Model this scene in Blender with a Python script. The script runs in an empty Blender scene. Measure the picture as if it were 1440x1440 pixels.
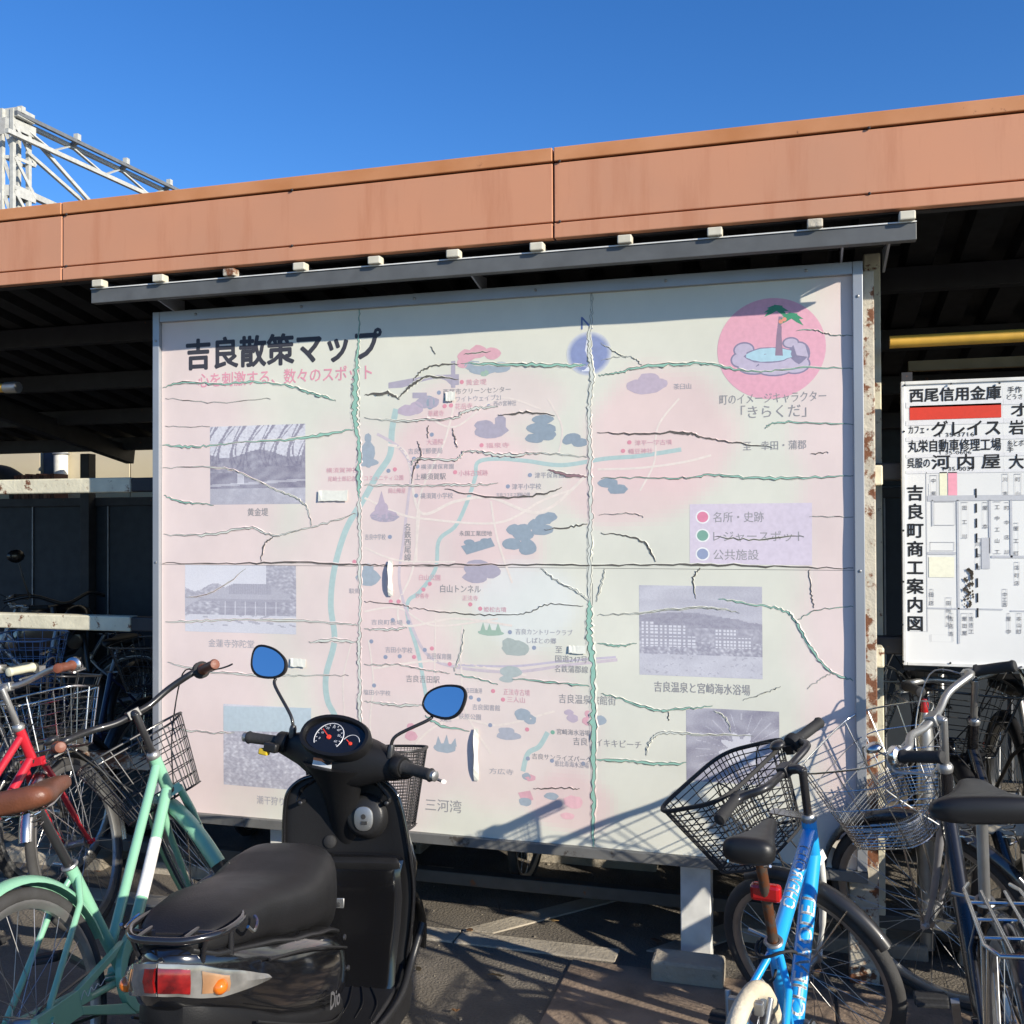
import bpy, math, random
from mathutils import Vector, Matrix
random.seed(7)
sin, cos, pi = math.sin, math.cos, math.pi
rad = math.radians
SC = bpy.context.scene
COL = SC.collection

# ------------------------------------------------------------------ camera, sky, sun, exposure
CAM = Vector((2.523, -3.494, 1.55)); YAW, PITCH, ROLL = .281, .012, -.004
_f = Vector((-sin(YAW)*cos(PITCH), cos(YAW)*cos(PITCH), sin(PITCH)))
_r = Vector((cos(YAW), sin(YAW), 0)); _u = _r.cross(_f)
_r, _u = cos(ROLL)*_r + sin(ROLL)*_u, -sin(ROLL)*_r + cos(ROLL)*_u
cd = bpy.data.cameras.new('camera'); cam = bpy.data.objects.new('camera', cd); COL.objects.link(cam)
cam.matrix_world = Matrix.Translation(CAM) @ Matrix(((_r.x, _u.x, -_f.x), (_r.y, _u.y, -_f.y), (_r.z, _u.z, -_f.z))).to_4x4()
cd.sensor_width = 36; cd.lens = 35.0; cd.clip_start = .05; cd.clip_end = 3000
SC.camera = cam
SUN_AZ, SUN_EL = rad(63.5), rad(23)      # azimuth measured from the board's normal, toward its right end
L = Vector((-sin(SUN_AZ)*cos(SUN_EL), cos(SUN_AZ)*cos(SUN_EL), -sin(SUN_EL)))
sd = bpy.data.lights.new('sun', 'SUN'); sd.energy = 5.; sd.angle = rad(.53); sd.color = (1, .915, .775)
sun = bpy.data.objects.new('sun', sd); COL.objects.link(sun)
sun.rotation_euler = L.to_track_quat('-Z', 'Y').to_euler(); sun.location = (6, -8, 6)
W = bpy.data.worlds.new('World'); SC.world = W; W.use_nodes = True
nt = W.node_tree; bg = nt.nodes['Background']
sk = nt.nodes.new('ShaderNodeTexSky'); sk.sky_type = 'NISHITA'; sk.sun_disc = False
sk.sun_elevation = SUN_EL
sk.sun_rotation = math.atan2(-L.x, -L.y); sk.air_density = 1.0; sk.dust_density = .1; sk.ozone_density = 5.0
hs = nt.nodes.new('ShaderNodeHueSaturation'); hs.inputs['Saturation'].default_value = 1.2; hs.inputs['Value'].default_value = 1.0; hs.inputs['Hue'].default_value = .509
nt.links.new(sk.outputs[0], hs.inputs['Color']); nt.links.new(hs.outputs[0], bg.inputs[0])
bg.inputs[1].default_value = .128
SC.view_settings.view_transform = 'Standard'; SC.view_settings.look = 'None'; SC.view_settings.gamma = 1
SC.view_settings.exposure = 0.5; SC.view_settings.use_curve_mapping = False

def ray(px, py):
    return _f + _r*((px-720)/1400) + _u*((720-py)/1400)
def at(px, py, y=0.0):
    """the point of the vertical plane at depth y seen at photo pixel px, py"""
    d = ray(px, py); return CAM + d*((y-CAM.y)/d.y)
def ground_at(px, py, z=0.0):
    d = ray(px, py); return CAM + d*((z-CAM.z)/d.z)
def far_at(px, py, dist):
    return CAM + ray(px, py)*dist

# ------------------------------------------------------------------ materials
_M = {}
def mat(name, color, rough=.6, metal=0., var=.12, scale=14, bump=0., bscale=60, color2=None, spot=None, spec=.5, coat=0., trans=0., streak=0):
    """principled material with noise in its colour and fine relief; spot=(colour, scale, threshold) adds stains"""
    if name in _M: return _M[name]
    m = bpy.data.materials.new(name); m.use_nodes = True; n = m.node_tree.nodes; l = m.node_tree.links
    b = n['Principled BSDF']
    tc = n.new('ShaderNodeTexCoord'); ns = n.new('ShaderNodeTexNoise'); ns.inputs['Scale'].default_value = scale; ns.inputs['Detail'].default_value = 6
    l.new(tc.outputs['Object'], ns.inputs['Vector'])
    mx = n.new('ShaderNodeMixRGB'); c = tuple(color)
    c2 = color2 if color2 else tuple(max(0, v*(1-var*2)) for v in c)
    mx.inputs[1].default_value = (*c, 1); mx.inputs[2].default_value = (*c2, 1)
    rp = n.new('ShaderNodeMapRange'); rp.inputs[1].default_value = .35; rp.inputs[2].default_value = .7
    l.new(ns.outputs[0], rp.inputs[0]); l.new(rp.outputs[0], mx.inputs[0]); out = mx.outputs[0]
    if spot:
        n2 = n.new('ShaderNodeTexNoise'); n2.inputs['Scale'].default_value = spot[1]; n2.inputs['Detail'].default_value = 8; n2.inputs['Roughness'].default_value = .7
        mp = n.new('ShaderNodeMapping'); mp.inputs['Scale'].default_value = (1, 1, .1) if streak else (1, 1, 1)
        l.new(tc.outputs['Object'], mp.inputs['Vector']); l.new(mp.outputs[0], n2.inputs['Vector'])
        r2 = n.new('ShaderNodeMapRange'); r2.inputs[1].default_value = spot[2]; r2.inputs[2].default_value = spot[2]+(.3 if streak else .05)
        l.new(n2.outputs[0], r2.inputs[0]); m2 = n.new('ShaderNodeMixRGB'); l.new(r2.outputs[0], m2.inputs[0]); l.new(out, m2.inputs[1])
        m2.inputs[2].default_value = (*spot[0], 1); out = m2.outputs[0]
    l.new(out, b.inputs['Base Color'])
    rr = n.new('ShaderNodeMapRange'); rr.inputs[3].default_value = max(.02, rough-.08); rr.inputs[4].default_value = min(1, rough+.1)
    l.new(ns.outputs[0], rr.inputs[0]); l.new(rr.outputs[0], b.inputs['Roughness'])
    b.inputs['Metallic'].default_value = metal; b.inputs['Specular IOR Level'].default_value = spec
    b.inputs['Coat Weight'].default_value = coat; b.inputs['Coat Roughness'].default_value = .08
    if trans: b.inputs['Transmission Weight'].default_value = trans
    if bump:
        n3 = n.new('ShaderNodeTexNoise'); n3.inputs['Scale'].default_value = bscale; n3.inputs['Detail'].default_value = 5
        l.new(tc.outputs['Object'], n3.inputs['Vector']); bp = n.new('ShaderNodeBump'); bp.inputs['Strength'].default_value = bump; bp.inputs['Distance'].default_value = .01
        l.new(n3.outputs[0], bp.inputs['Height']); l.new(bp.outputs[0], b.inputs['Normal'])
    _M[name] = m; return m
def vmat(name, rough=.6):
    """printed sheet: colour comes from the mesh's print layer"""
    if name in _M: return _M[name]
    m = bpy.data.materials.new(name); m.use_nodes = True; n = m.node_tree.nodes; l = m.node_tree.links; b = n['Principled BSDF']
    a = n.new('ShaderNodeVertexColor'); a.layer_name = 'print'; tc = n.new('ShaderNodeTexCoord'); ns = n.new('ShaderNodeTexNoise')
    ns.inputs['Scale'].default_value = 3.; ns.inputs['Detail'].default_value = 8; l.new(tc.outputs['Object'], ns.inputs['Vector'])
    mr = n.new('ShaderNodeMapRange'); mr.inputs[1].default_value = .3; mr.inputs[2].default_value = .7; mr.inputs[3].default_value = .93; mr.inputs[4].default_value = 1.02
    l.new(ns.outputs[0], mr.inputs[0]); mx = n.new('ShaderNodeMixRGB'); mx.blend_type = 'MULTIPLY'; mx.inputs[0].default_value = 1
    l.new(a.outputs[0], mx.inputs[1]); l.new(mr.outputs[0], mx.inputs[2]); l.new(mx.outputs[0], b.inputs['Base Color'])
    b.inputs['Roughness'].default_value = rough; b.inputs['Specular IOR Level'].default_value = .3
    _M[name] = m; return m
def srgb(r, g, b):
    f = lambda v: (v/255/12.92) if v/255 <= .04045 else ((v/255+.055)/1.055)**2.4
    return (f(r), f(g), f(b))

RUST = (.16, .06, .025)
black_rubber = mat('black rubber', (.022, .022, .023), .75, bump=.15, bscale=120)
dusty_rubber = mat('dusty tyre rubber', (.05, .05, .05), .85, bump=.2, bscale=90, color2=(.035, .034, .033))
dark_metal = mat('black painted tube', (.02, .02, .022), .4, coat=.3, spot=(RUST, 30, .68))
chrome = mat('worn chrome', (.6, .6, .59), .22, 1., spot=((.25, .15, .08), 45, .66))
alloy = mat('brushed alloy', (.42, .42, .41), .42, .85, spot=((.2, .17, .13), 40, .68))
steel = mat('dull galvanised steel', (.32, .33, .34), .5, .6)
spoke_m = mat('spoke steel', (.42, .42, .42), .35, .9)
white_paint = mat('white paint', (.78, .78, .74), .45, spot=((.35, .27, .18), 25, .7))
cream_rust = mat('cream paint flaking to rust', (.72, .67, .5), .6, var=.1, spot=(RUST, 16, .585), bump=.2)
rusty = mat('heavily rusted cream paint', (.55, .5, .4), .75, spot=(RUST, 10, .5), bump=.4)
brown_leather = mat('brown saddle leatherette', (.16, .055, .028), .42, bump=.15, bscale=150)
grip_brown = mat('brown rubber grip', (.19, .06, .032), .5, bump=.1, bscale=200)
cream_grip = mat('cream plastic grip', (.62, .6, .45), .5)
red_plastic = mat('red reflector plastic', (.45, .01, .01), .2, coat=.6)
orange_plastic = mat('orange lens plastic', (.8, .22, .02), .2, coat=.5)
yellow_plastic = mat('yellow plastic', (.75, .5, .03), .45)

# ------------------------------------------------------------------ mesh helper
class MB:
    def __init__(s): s.v = []; s.f = []; s.mi = []; s.m = 0; s.c = []; s.col = None
    def _add(s, vs, fs):
        o = len(s.v); s.v += [Vector(p) for p in vs]
        for f in fs: s.f.append([i+o for i in f]); s.mi.append(s.m); s.c.append(s.col)
        return s
    def box(s, c, d, R=None):
        x, y, z = d[0]/2, d[1]/2, d[2]/2
        vs = [Vector((a*x, b*y, e*z)) for a in (-1, 1) for b in (-1, 1) for e in (-1, 1)]
        if R is not None: vs = [R @ v for v in vs]
        vs = [v+Vector(c) for v in vs]
        return s._add(vs, [(0, 1, 3, 2), (4, 6, 7, 5), (0, 4, 5, 1), (2, 3, 7, 6), (0, 2, 6, 4), (1, 5, 7, 3)])
    def span(s, a, b):
        a, b = Vector(a), Vector(b); return s.box((a+b)/2, [abs(v) for v in (b-a)])
    def bar(s, a, b, w, h, up=(0, 0, 1)):
        a, b = Vector(a), Vector(b); d = b-a; t = d.normalized(); r = t.cross(Vector(up))
        if r.length < 1e-4: r = t.cross(Vector((0, 1, 0)))
        r.normalize(); u = r.cross(t)
        R = Matrix((t, r, u)).transposed(); return s.box((a+b)/2, (d.length, w, h), R)
    def tube(s, pts, r, n=8, closed=False, cap=True, flat=1.):
        P = [Vector(p) for p in pts]; k = len(P); rs = r if isinstance(r, (list, tuple)) else [r]*k
        ref = None; vs = []
        for i in range(k):
            if closed: t = P[(i+1) % k]-P[i-1]
            else: t = P[min(i+1, k-1)]-P[max(i-1, 0)]
            t.normalize()
            if ref is None:
                ref = t.cross(Vector((0, 0, 1)))
                if ref.length < .1: ref = t.cross(Vector((0, 1, 0)))
            ref = ref - t*ref.dot(t); ref.normalize(); u = t.cross(ref)
            for j in range(n):
                a = 2*pi*j/n; vs.append(P[i]+ref*(cos(a)*rs[i])+u*(sin(a)*rs[i]*flat))
        fs = []
        for i in range(k if closed else k-1):
            a, b = i*n, ((i+1) % k)*n
            for j in range(n): fs.append((a+j, a+(j+1) % n, b+(j+1) % n, b+j))
        if cap and not closed: fs += [tuple(range(n))[::-1], tuple(range((k-1)*n, k*n))]
        return s._add(vs, fs)
    def ring(s, c, ax, R, r, n=40, m=8, flat=1.):
        c, ax = Vector(c), Vector(ax).normalized(); e1 = ax.orthogonal().normalized(); e2 = ax.cross(e1); vs = []
        for i in range(n):
            a = 2*pi*i/n; d = e1*cos(a)+e2*sin(a)
            for j in range(m):
                b = 2*pi*j/m; vs.append(c+d*(R+r*cos(b))+ax*(r*flat*sin(b)))
        return s._add(vs, [(i*m+j, ((i+1) % n)*m+j, ((i+1) % n)*m+(j+1) % m, i*m+(j+1) % m) for i in range(n) for j in range(m)])
    def lathe(s, c, ax, prof, n=16, e=None):
        c, ax = Vector(c), Vector(ax).normalized(); e1 = (Vector(e) if e else ax.orthogonal()).normalized(); e2 = ax.cross(e1); k = len(prof); vs = []
        for h, r in prof:
            for i in range(n):
                a = 2*pi*i/n; vs.append(c+ax*h+(e1*cos(a)+e2*sin(a))*max(r, 1e-4))
        fs = [(i*n+j, i*n+(j+1) % n, (i+1)*n+(j+1) % n, (i+1)*n+j) for i in range(k-1) for j in range(n)]
        return s._add(vs, fs+[tuple(range(n))[::-1], tuple(range((k-1)*n, k*n))])
    def ball(s, c, r, n=10, sc=(1, 1, 1)):
        k = n//2+1; vs = []
        for i in range(k):
            p = pi*i/(k-1)
            for j in range(n):
                a = 2*pi*j/n; vs.append(Vector(c)+Vector((sin(p)*cos(a)*sc[0], sin(p)*sin(a)*sc[1], cos(p)*sc[2]))*r)
        return s._add(vs, [(i*n+j, (i+1)*n+j, (i+1)*n+(j+1) % n, i*n+(j+1) % n) for i in range(k-1) for j in range(n)])
    def loft(s, rings, cap=True):
        k = len(rings); n = len(rings[0]); vs = [p for r in rings for p in r]
        fs = [(i*n+j, i*n+(j+1) % n, (i+1)*n+(j+1) % n, (i+1)*n+j) for i in range(k-1) for j in range(n)]
        if cap: fs += [tuple(range(n))[::-1], tuple(range((k-1)*n, k*n))]
        return s._add(vs, fs)
    def prism(s, poly, vec):
        """polygon (3-D points in a plane) pushed along vec"""
        n = len(poly); vec = Vector(vec); vs = [Vector(p) for p in poly]+[Vector(p)+vec for p in poly]
        return s._add(vs, [tuple(range(n))[::-1], tuple(range(n, 2*n))]+[(i, (i+1) % n, n+(i+1) % n, n+i) for i in range(n)])
    def xf(s, M):
        s.v = [M @ v for v in s.v]; return s
    def build(s, name, m, parent=None, smooth=None, bevel=0, kind=None, label=None):
        me = bpy.data.meshes.new(name); me.from_pydata([tuple(v) for v in s.v], [], s.f)
        ms = m if isinstance(m, (list, tuple)) else [m]
        for q in ms: me.materials.append(q)
        for p, i in zip(me.polygons, s.mi): p.material_index = i
        if any(c is not None for c in s.c):
            at_ = me.color_attributes.new('print', 'FLOAT_COLOR', 'CORNER'); k = 0
            for p, c in zip(me.polygons, s.c):
                for _ in p.vertices: at_.data[k].color = (*(c or (1, 1, 1)), 1); k += 1
        if smooth is not None:
            me.polygons.foreach_set('use_smooth', [True]*len(me.polygons)); me.set_sharp_from_angle(angle=rad(smooth))
        me.update(); o = bpy.data.objects.new(name, me); COL.objects.link(o)
        if parent: o.parent = parent
        if bevel:
            b = o.modifiers.new('bevel', 'BEVEL'); b.width = bevel; b.segments = 2; b.limit_method = 'ANGLE'; b.harden_normals = False
        if kind: o['kind'] = kind
        if label: o['label'] = label
        return o
def thing(name, label, cat, loc=(0, 0, 0), group=None):
    o = bpy.data.objects.new(name, None); COL.objects.link(o); o.location = loc; o.empty_display_size = .1
    o['label'] = label; o['category'] = cat
    if group: o['group'] = group
    return o
def tag(o, label, cat, group=None):
    o['label'] = label; o['category'] = cat
    if group: o['group'] = group
    return o
def struct(o): o['kind'] = 'structure'; return o
def sup(xc, w, zb, zt, n=20, e=.75, y0=0., ax='x'):
    """rounded-rectangle ring of half width w between zb and zt"""
    R = []; zc, h = (zb+zt)/2, (zt-zb)/2
    for i in range(n):
        a = 2*pi*i/n; c, q = cos(a), sin(a)
        yy = y0+w*math.copysign(abs(c)**e, c); zz = zc+h*math.copysign(abs(q)**e, q)
        R.append(Vector((xc, yy, zz)) if ax == 'x' else Vector((yy, xc, zz)))
    return R
def curve(pts, k=6):
    """smooth path through pts"""
    P = [Vector(p) for p in pts]; out = []
    for i in range(len(P)-1):
        a, b, c, d = P[max(i-1, 0)], P[i], P[i+1], P[min(i+2, len(P)-1)]
        for j in range(k):
            t = j/k; out.append(.5*((2*b)+(c-a)*t+(2*a-5*b+4*c-d)*t*t+(-a+3*b-3*c+d)*t**3))
    return out+[P[-1]]
def text_mesh(body, size=1., bold=0.):
    cu = bpy.data.curves.new('t', 'FONT'); cu.body = body; cu.size = size; cu.offset = bold; cu.resolution_u = 2
    o = bpy.data.objects.new('t', cu); COL.objects.link(o); bpy.context.view_layer.update()
    dg = bpy.context.evaluated_depsgraph_get(); me = bpy.data.meshes.new_from_object(o.evaluated_get(dg))
    bpy.data.objects.remove(o); bpy.data.curves.remove(cu); return me
def add_text(mb, body, M, size, bold=0., sx=1.):
    """flat lettering added to mb, placed by matrix M (x right, y up)"""
    me = text_mesh(body, size); b = bold*.62
    for k, (dx, dy) in enumerate([(0, 0)]+([(b, 0), (-b, 0), (0, b), (0, -b), (b*.7, b*.7), (-b*.7, -b*.7), (b*.7, -b*.7), (-b*.7, b*.7)] if b else [])):
        mb._add([M @ Vector((v.co.x*sx+dx, v.co.y+dy, -k*size*.0006)) for v in me.vertices], [tuple(p.vertices) for p in me.polygons])
    bpy.data.meshes.remove(me)

# ------------------------------------------------------------------ ground
asphalt = mat('old asphalt', (.17, .148, .118), .92, var=.22, scale=3, bump=.9, bscale=95, spot=((.1, .09, .08), 60, .6))
concrete = mat('worn concrete', (.42, .37, .29), .9, var=.16, scale=5, bump=.5, bscale=70, spot=((.2, .17, .13), 12, .64))
concrete_pink = mat('brownish concrete slab', (.27, .2, .145), .9, var=.2, scale=6, bump=.5, bscale=70, spot=((.16, .12, .09), 12, .6))
m = MB(); m.span((-400, -300, -.3), (400, 500, 0)); g = struct(m.build('ground', asphalt))
kp = [(-6, .12)]
m = MB()
for i in range(9):                                  # concrete edging stones butted end to end
    x0 = -3.6+i*.61*1.0; m = MB(); m.span((x0+.004, .0, -.05), (x0+.606, .105, .006+.002*(i % 2)))
    m.build('edging_stone', concrete, g, bevel=.003)
def slab_poly(pts, z, m_):
    b = MB(); b.prism([(p.x, p.y, -.02) for p in pts], (0, 0, z+.02)); return b.build('concrete_slab', m_, g, bevel=.004)
for k, (x0, x1, y0, y1, z) in enumerate([(1.74, 2.62, -.62, -.03, .009), (1.74, 2.62, -1.25, -.63, .006), (2.63, 3.4, -.62, -.03, .012), (2.63, 3.4, -1.25, -.63, .005), (3.41, 4.2, -.62, -.03, .008)]):
    slab_poly([Vector((x0, y0, 0)), Vector((x1, y0, 0)), Vector((x1, y1, 0)), Vector((x0, y1, 0))], z, concrete_pink)
for k, (x0, x1, y0, y1) in enumerate([(2.3, 2.95, .3, .52), (3.05, 3.7, .3, .5), (-.3, .4, .34, .52), (-1.1, -.5, .3, .5), (.2, .8, .9, 1.1), (1.3, 1.9, .95, 1.12)]):
    m = MB(); m.span((x0, y0, -.05), (x1, y1, .05)); tag(m.build('wheel_stop_block', concrete, bevel=.008), ['low concrete block behind the map board\'s right leg', 'low concrete block on the ground under the small white sign', 'low concrete block behind the scooter near the left end of the map board', 'low concrete block behind the red bicycle', 'far concrete block deep in the shelter behind the scooter', 'far concrete block deep in the shelter behind the middle of the board'][k], 'concrete block', 'low concrete blocks under the shelter')
m = MB(); m.span((2.03, -.12, 0), (2.27, -.005, .075)); tag(m.build('footing_block', concrete, bevel=.01), 'squarish concrete block at the foot of the middle white board leg', 'concrete block')
for a in ((1.28, .12, 1.72, .62, .12), (1.98, .12, 2.6, .9, .14), (.35, .12, .9, .75, .12)):
    m = MB(); dx_ = a[4]; m.prism([(a[0], a[1], -.02), (a[0]+dx_, a[1], -.02), (a[2]+dx_, a[3], -.02), (a[2], a[3], -.02)], (0, 0, .026)); m.build('concrete_strip', concrete, g)
lf = [mat('dry leaf %d' % k, c, .8) for k, c in enumerate([(.2, .1, .04), (.28, .17, .06), (.12, .06, .03)])]
for i in range(26):                                 # dead leaves blown against the blocks
    x, y = random.uniform(-1., 3.6), random.choice([random.uniform(-.25, .3), random.uniform(-1.2, .2)]); a = random.uniform(0, 6.28); s = random.uniform(.012, .026); m = MB()
    P = [Vector((x+s*r_*cos(a+t), y+s*r_*sin(a+t)*.7, .012+random.uniform(0, .008))) for t, r_ in ((0, 1.3), (.8, .7), (1.6, .55), (2.5, .75), (3.14, 1.1), (3.9, .7), (4.7, .55), (5.5, .75))]
    m.prism(P, (0, 0, .0012)); m.build('dry_leaf', lf[i % 3], g)
# small grit
m = MB()
for i in range(520):
    x, y = random.uniform(-1.5, 4), random.uniform(-1.6, 1.4); s = random.uniform(.0015, .004)*(2.2 if random.random() < .08 else 1)
    a = random.uniform(0, 6.28); m.prism([(x+s*cos(a+t)*random.uniform(.7, 1.2), y+s*sin(a+t), .0) for t in (0, 1.4, 2.9, 4.4)], (0, 0, s*.5+.0015))
m.build('grit', mat('grit stones', (.3, .26, .2), .9, var=.3, scale=90), kind='stuff')

# ------------------------------------------------------------------ the shelter roof with its brown fascia
fas = mat('brown painted sheet metal', (.58, .265, .145), .5, var=.05, scale=2.2, color2=(.52, .25, .145), spot=((.44, .17, .08), 9, .5), streak=1, bump=.12, bscale=3)
fas_top = mat('brown sheet metal streaked with rust', (.56, .25, .11), .55, var=.1, scale=5, color2=(.46, .18, .06), spot=((.2, .07, .03), 12, .64))
dark_in = mat('dark corrugated sheet', (.016, .017, .02), .7, var=.2)  # roof sheet in one very dark tone
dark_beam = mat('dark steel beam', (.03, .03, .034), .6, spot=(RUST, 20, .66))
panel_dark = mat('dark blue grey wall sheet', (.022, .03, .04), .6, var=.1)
sh = thing('bike_shelter', 'long bicycle shelter with a brown sheet metal fascia and dark corrugated roof', 'shelter', (0, 0, 0))
FY, ZB, ZT = -.18, 2.530, 2.842
seams = [-4.32, -2.31, -.30, 1.719, 3.74, 5.75]
for i in range(len(seams)-1):
    a, b = seams[i]+.003, seams[i+1]-.003
    m = MB(); m.span((a, FY, ZB+.0575), (b, FY+.03, ZT-.053)); m.build('fascia_panel', fas, sh, bevel=.003)
    m = MB(); m.span((a, FY-.006, ZT-.047), (b, FY+.03, ZT)); m.build('fascia_top_strip', fas_top, sh, bevel=.003)
    m = MB(); m.span((a, FY-.004, ZB), (b, FY+.03, ZB+.0515)); m.build('fascia_bottom_strip', fas, sh, bevel=.003)
    for k in range(2):
        for z in (ZB+.0545, ZT-.05):
            m = MB(); xx = a+.02+k*1.0; m.lathe((xx, FY-.002, z), (0, -1, 0), [(0, .005), (.004, .005), (.007, .002)], 8); m.build('screw', dark_metal, sh)
m = MB(); m.span((-4.3, FY+.031, ZB-.005), (5.74, FY+.06, ZT-.006)); m.build('fascia_backing', dark_beam, sh)
m = MB()                                            # corrugated roof sheet, ribs running front to back
zf, zb_, y0, y1 = 2.74, 2.19, FY+.061, 3.05
xs, ring0, ring1 = -5.6, [], []
x = -5.6; prof = []
while x < 7.2:
    for dx, dz in ((0, 0), (.04, 0), (.06, .05), (.12, .05), (.14, 0)): prof.append((x+dx, dz))
    x += .2
prof = [(min(a, 7.3), z) for a, z in prof]
vs = [(a, y0, zf+z) for a, z in prof]+[(a, y1, zb_+z) for a, z in prof]; n = len(prof)
m._add(vs, [(i, i+1, n+i+1, n+i) for i in range(n-1)]); m._add([(a, b, c+.012) for a, b, c in vs], [(i, n+i, n+i+1, i+1) for i in range(n-1)])
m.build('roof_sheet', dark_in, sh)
for y in (.1, .8, 1.5, 2.2, 2.9):
    z = zf+(zb_-zf)*(y-y0)/(y1-y0); m = MB(); m.span((-5.6, y-.03, z-.1), (7.2, y+.03, z-.004)); m.build('purlin', dark_beam, sh, bevel=.003)
for x in (-5.2, -2.38, .9, 4.2, 7.0):
    m = MB(); m.bar((x, -.11, 2.6), (x, 3., 2.08), .07, .12); m.build('rafter', dark_beam, sh, bevel=.003)
for x, y in ((-5.2, .35), (-2.38, .35), (.9, .35), (4.2, .35), (-5.2, 2.95), (-2.72, 2.94), (.9, 2.95), (4.2, 2.95)):
    m = MB(); m.span((x-.04, y-.04, 0), (x+.04, y+.04, 2.45 if y < 1 else 2.1)); m.build('post', dark_beam, sh, bevel=.004)
for k, z in enumerate((1.73, 1.118, .513)):         # cross rails; left stretch worn cream paint going to rust
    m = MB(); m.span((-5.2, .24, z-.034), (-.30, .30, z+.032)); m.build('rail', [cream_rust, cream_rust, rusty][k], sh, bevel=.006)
    m = MB(); m.span((-.298, .242, z-.032), (7., .298, z+.03)); m.build('rail', dark_beam if k < 2 else rusty, sh, bevel=.006)  # upper two run on dark, the board's shade put into their colour
m = MB(); m.span((-.9, .30, .10), (3.1, .35, .15)); m.build('low_rail', mat('grimy low rail', (.085, .085, .08), .6, spot=(RUST, 18, .62)), sh, bevel=.005)
for z in (1.713, 1.085):
    m = MB(); m.span((2.75, .15, z-.035), (2.80, .239, z+.035)); m.build('rail_end', cream_rust, sh, bevel=.006)
m = MB(); m.span((2.752, .301, 0), (2.809, .36, 2.52)); m.build('post', cream_rust, sh, bevel=.004)
x = at(47, 740, 3).x; dx = at(153, 740, 3).x-x
for i in range(-4, 16):
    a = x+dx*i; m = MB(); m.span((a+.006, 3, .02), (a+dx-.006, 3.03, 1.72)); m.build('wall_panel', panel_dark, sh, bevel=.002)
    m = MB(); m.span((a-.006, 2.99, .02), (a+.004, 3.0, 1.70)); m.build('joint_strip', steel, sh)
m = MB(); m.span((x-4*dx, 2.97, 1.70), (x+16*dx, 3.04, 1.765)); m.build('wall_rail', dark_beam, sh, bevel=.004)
m = MB(); m.span((-.6, 3.0, 1.77), (9, 3.02, 2.3)); m.build('upper_dark_sheet', panel_dark, sh)  # dark sheet added over the gap so that this side stays dark
yp = mat('yellow painted pipe', (.72, .42, .06), .45, spot=((.3, .2, .08), 20, .68))
m = MB(); m.tube([(2.83, .2, 2.178), (7., .2, 2.178)], .022, 12); tag(m.build('yellow_pipe', yp, smooth=40), 'long yellow pipe running under the roof above the white guide sign', 'pipe')
m = MB(); m.tube([(-4., .2, 2.176), (-.93, .2, 2.176)], .02, 12); o = m.build('yellow_pipe', yp, smooth=40); tag(o, 'short capped end of yellow pipe under the roof above the red bicycle', 'pipe')
m = MB(); m.tube([(-.93, .2, 2.176), (-.86, .2, 2.176)], .026, 10); m.build('end_cap', alloy, o, smooth=40)
m = MB(); m.span((2.95, .8, 2.16), (5., .83, 2.2)); m.build('brace', mat('ochre bar', (.3, .2, .08), .6), sh)

# cream building beyond the gap under the roof
cw = mat('cream wall board', (.6, .53, .38), .7, var=.06, scale=2, spot=((.3, .22, .12), 9, .72))
bd = thing('cream_building', 'cream walled building with a white downpipe, seen through the gap under the shelter roof', 'building', (0, 3.4, 0))
xa = [-9, at(57, 650, 3.4).x, at(78, 650, 3.4).x, at(183, 650, 3.4).x, -.8, .8, 2.4, 4]
for i in range(len(xa)-1):
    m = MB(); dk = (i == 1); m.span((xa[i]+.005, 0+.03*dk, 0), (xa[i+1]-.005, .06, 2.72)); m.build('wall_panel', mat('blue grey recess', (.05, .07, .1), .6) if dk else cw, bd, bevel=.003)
m = MB(); m.span((-9, .061, 0), (4, 2.2, 2.7)); m.build('wall', cw, bd)
m = MB(); m.span((-9.1, -.08, 2.721), (4.1, 2.3, 2.76)); m.build('roof', steel, bd)
m = MB(); p = at(87, 650, 3.34); m.tube([(p.x, -.07, 0), (p.x, -.07, 2.3)], .055, 16); m.build('downpipe', white_paint, bd, smooth=40)
m = MB(); m.ring((p.x, -.07, 2.14), (0, 0, 1), .058, .008); m.ring((p.x, -.07, 1.6), (0, 0, 1), .058, .008); m.build('pipe_bracket', steel, bd, smooth=40)
dk = thing('duct', 'thick black duct bending down between the shelter wall and the cream building', 'duct', (at(25, 660, 3.2).x, 3.2, 0))
m = MB(); m.tube(curve([(-.9, 0, 1.98), (-.3, 0, 1.98), (-.06, 0, 1.93), (.03, 0, 1.78), (.03, 0, 1.2), (.03, 0, 0)]), .085, 18); m.build('duct_pipe', black_rubber, dk, smooth=40)
m = MB(); m.ring((.03, 0, 1.72), (0, 0, 1), .088, .012); m.build('collar', dark_metal, dk, smooth=40)
pk = thing('plank_stack', 'row of upright reddish brown planks leaning behind the shelter wall', 'planks', (at(60, 680, 3.2).x, 3.2, 0))
for i in range(11):
    m = MB(); xx = -.2+i*.036; m.span((xx, -.09, 0), (xx+.03, .07+random.uniform(-.02, .02), 1.96+random.uniform(-.012, .01)))
    m.build('plank', mat('stained plank %d' % (i % 3), [(.16, .06, .04), (.1, .04, .03), (.24, .12, .08)][i % 3], .7), pk)

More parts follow.
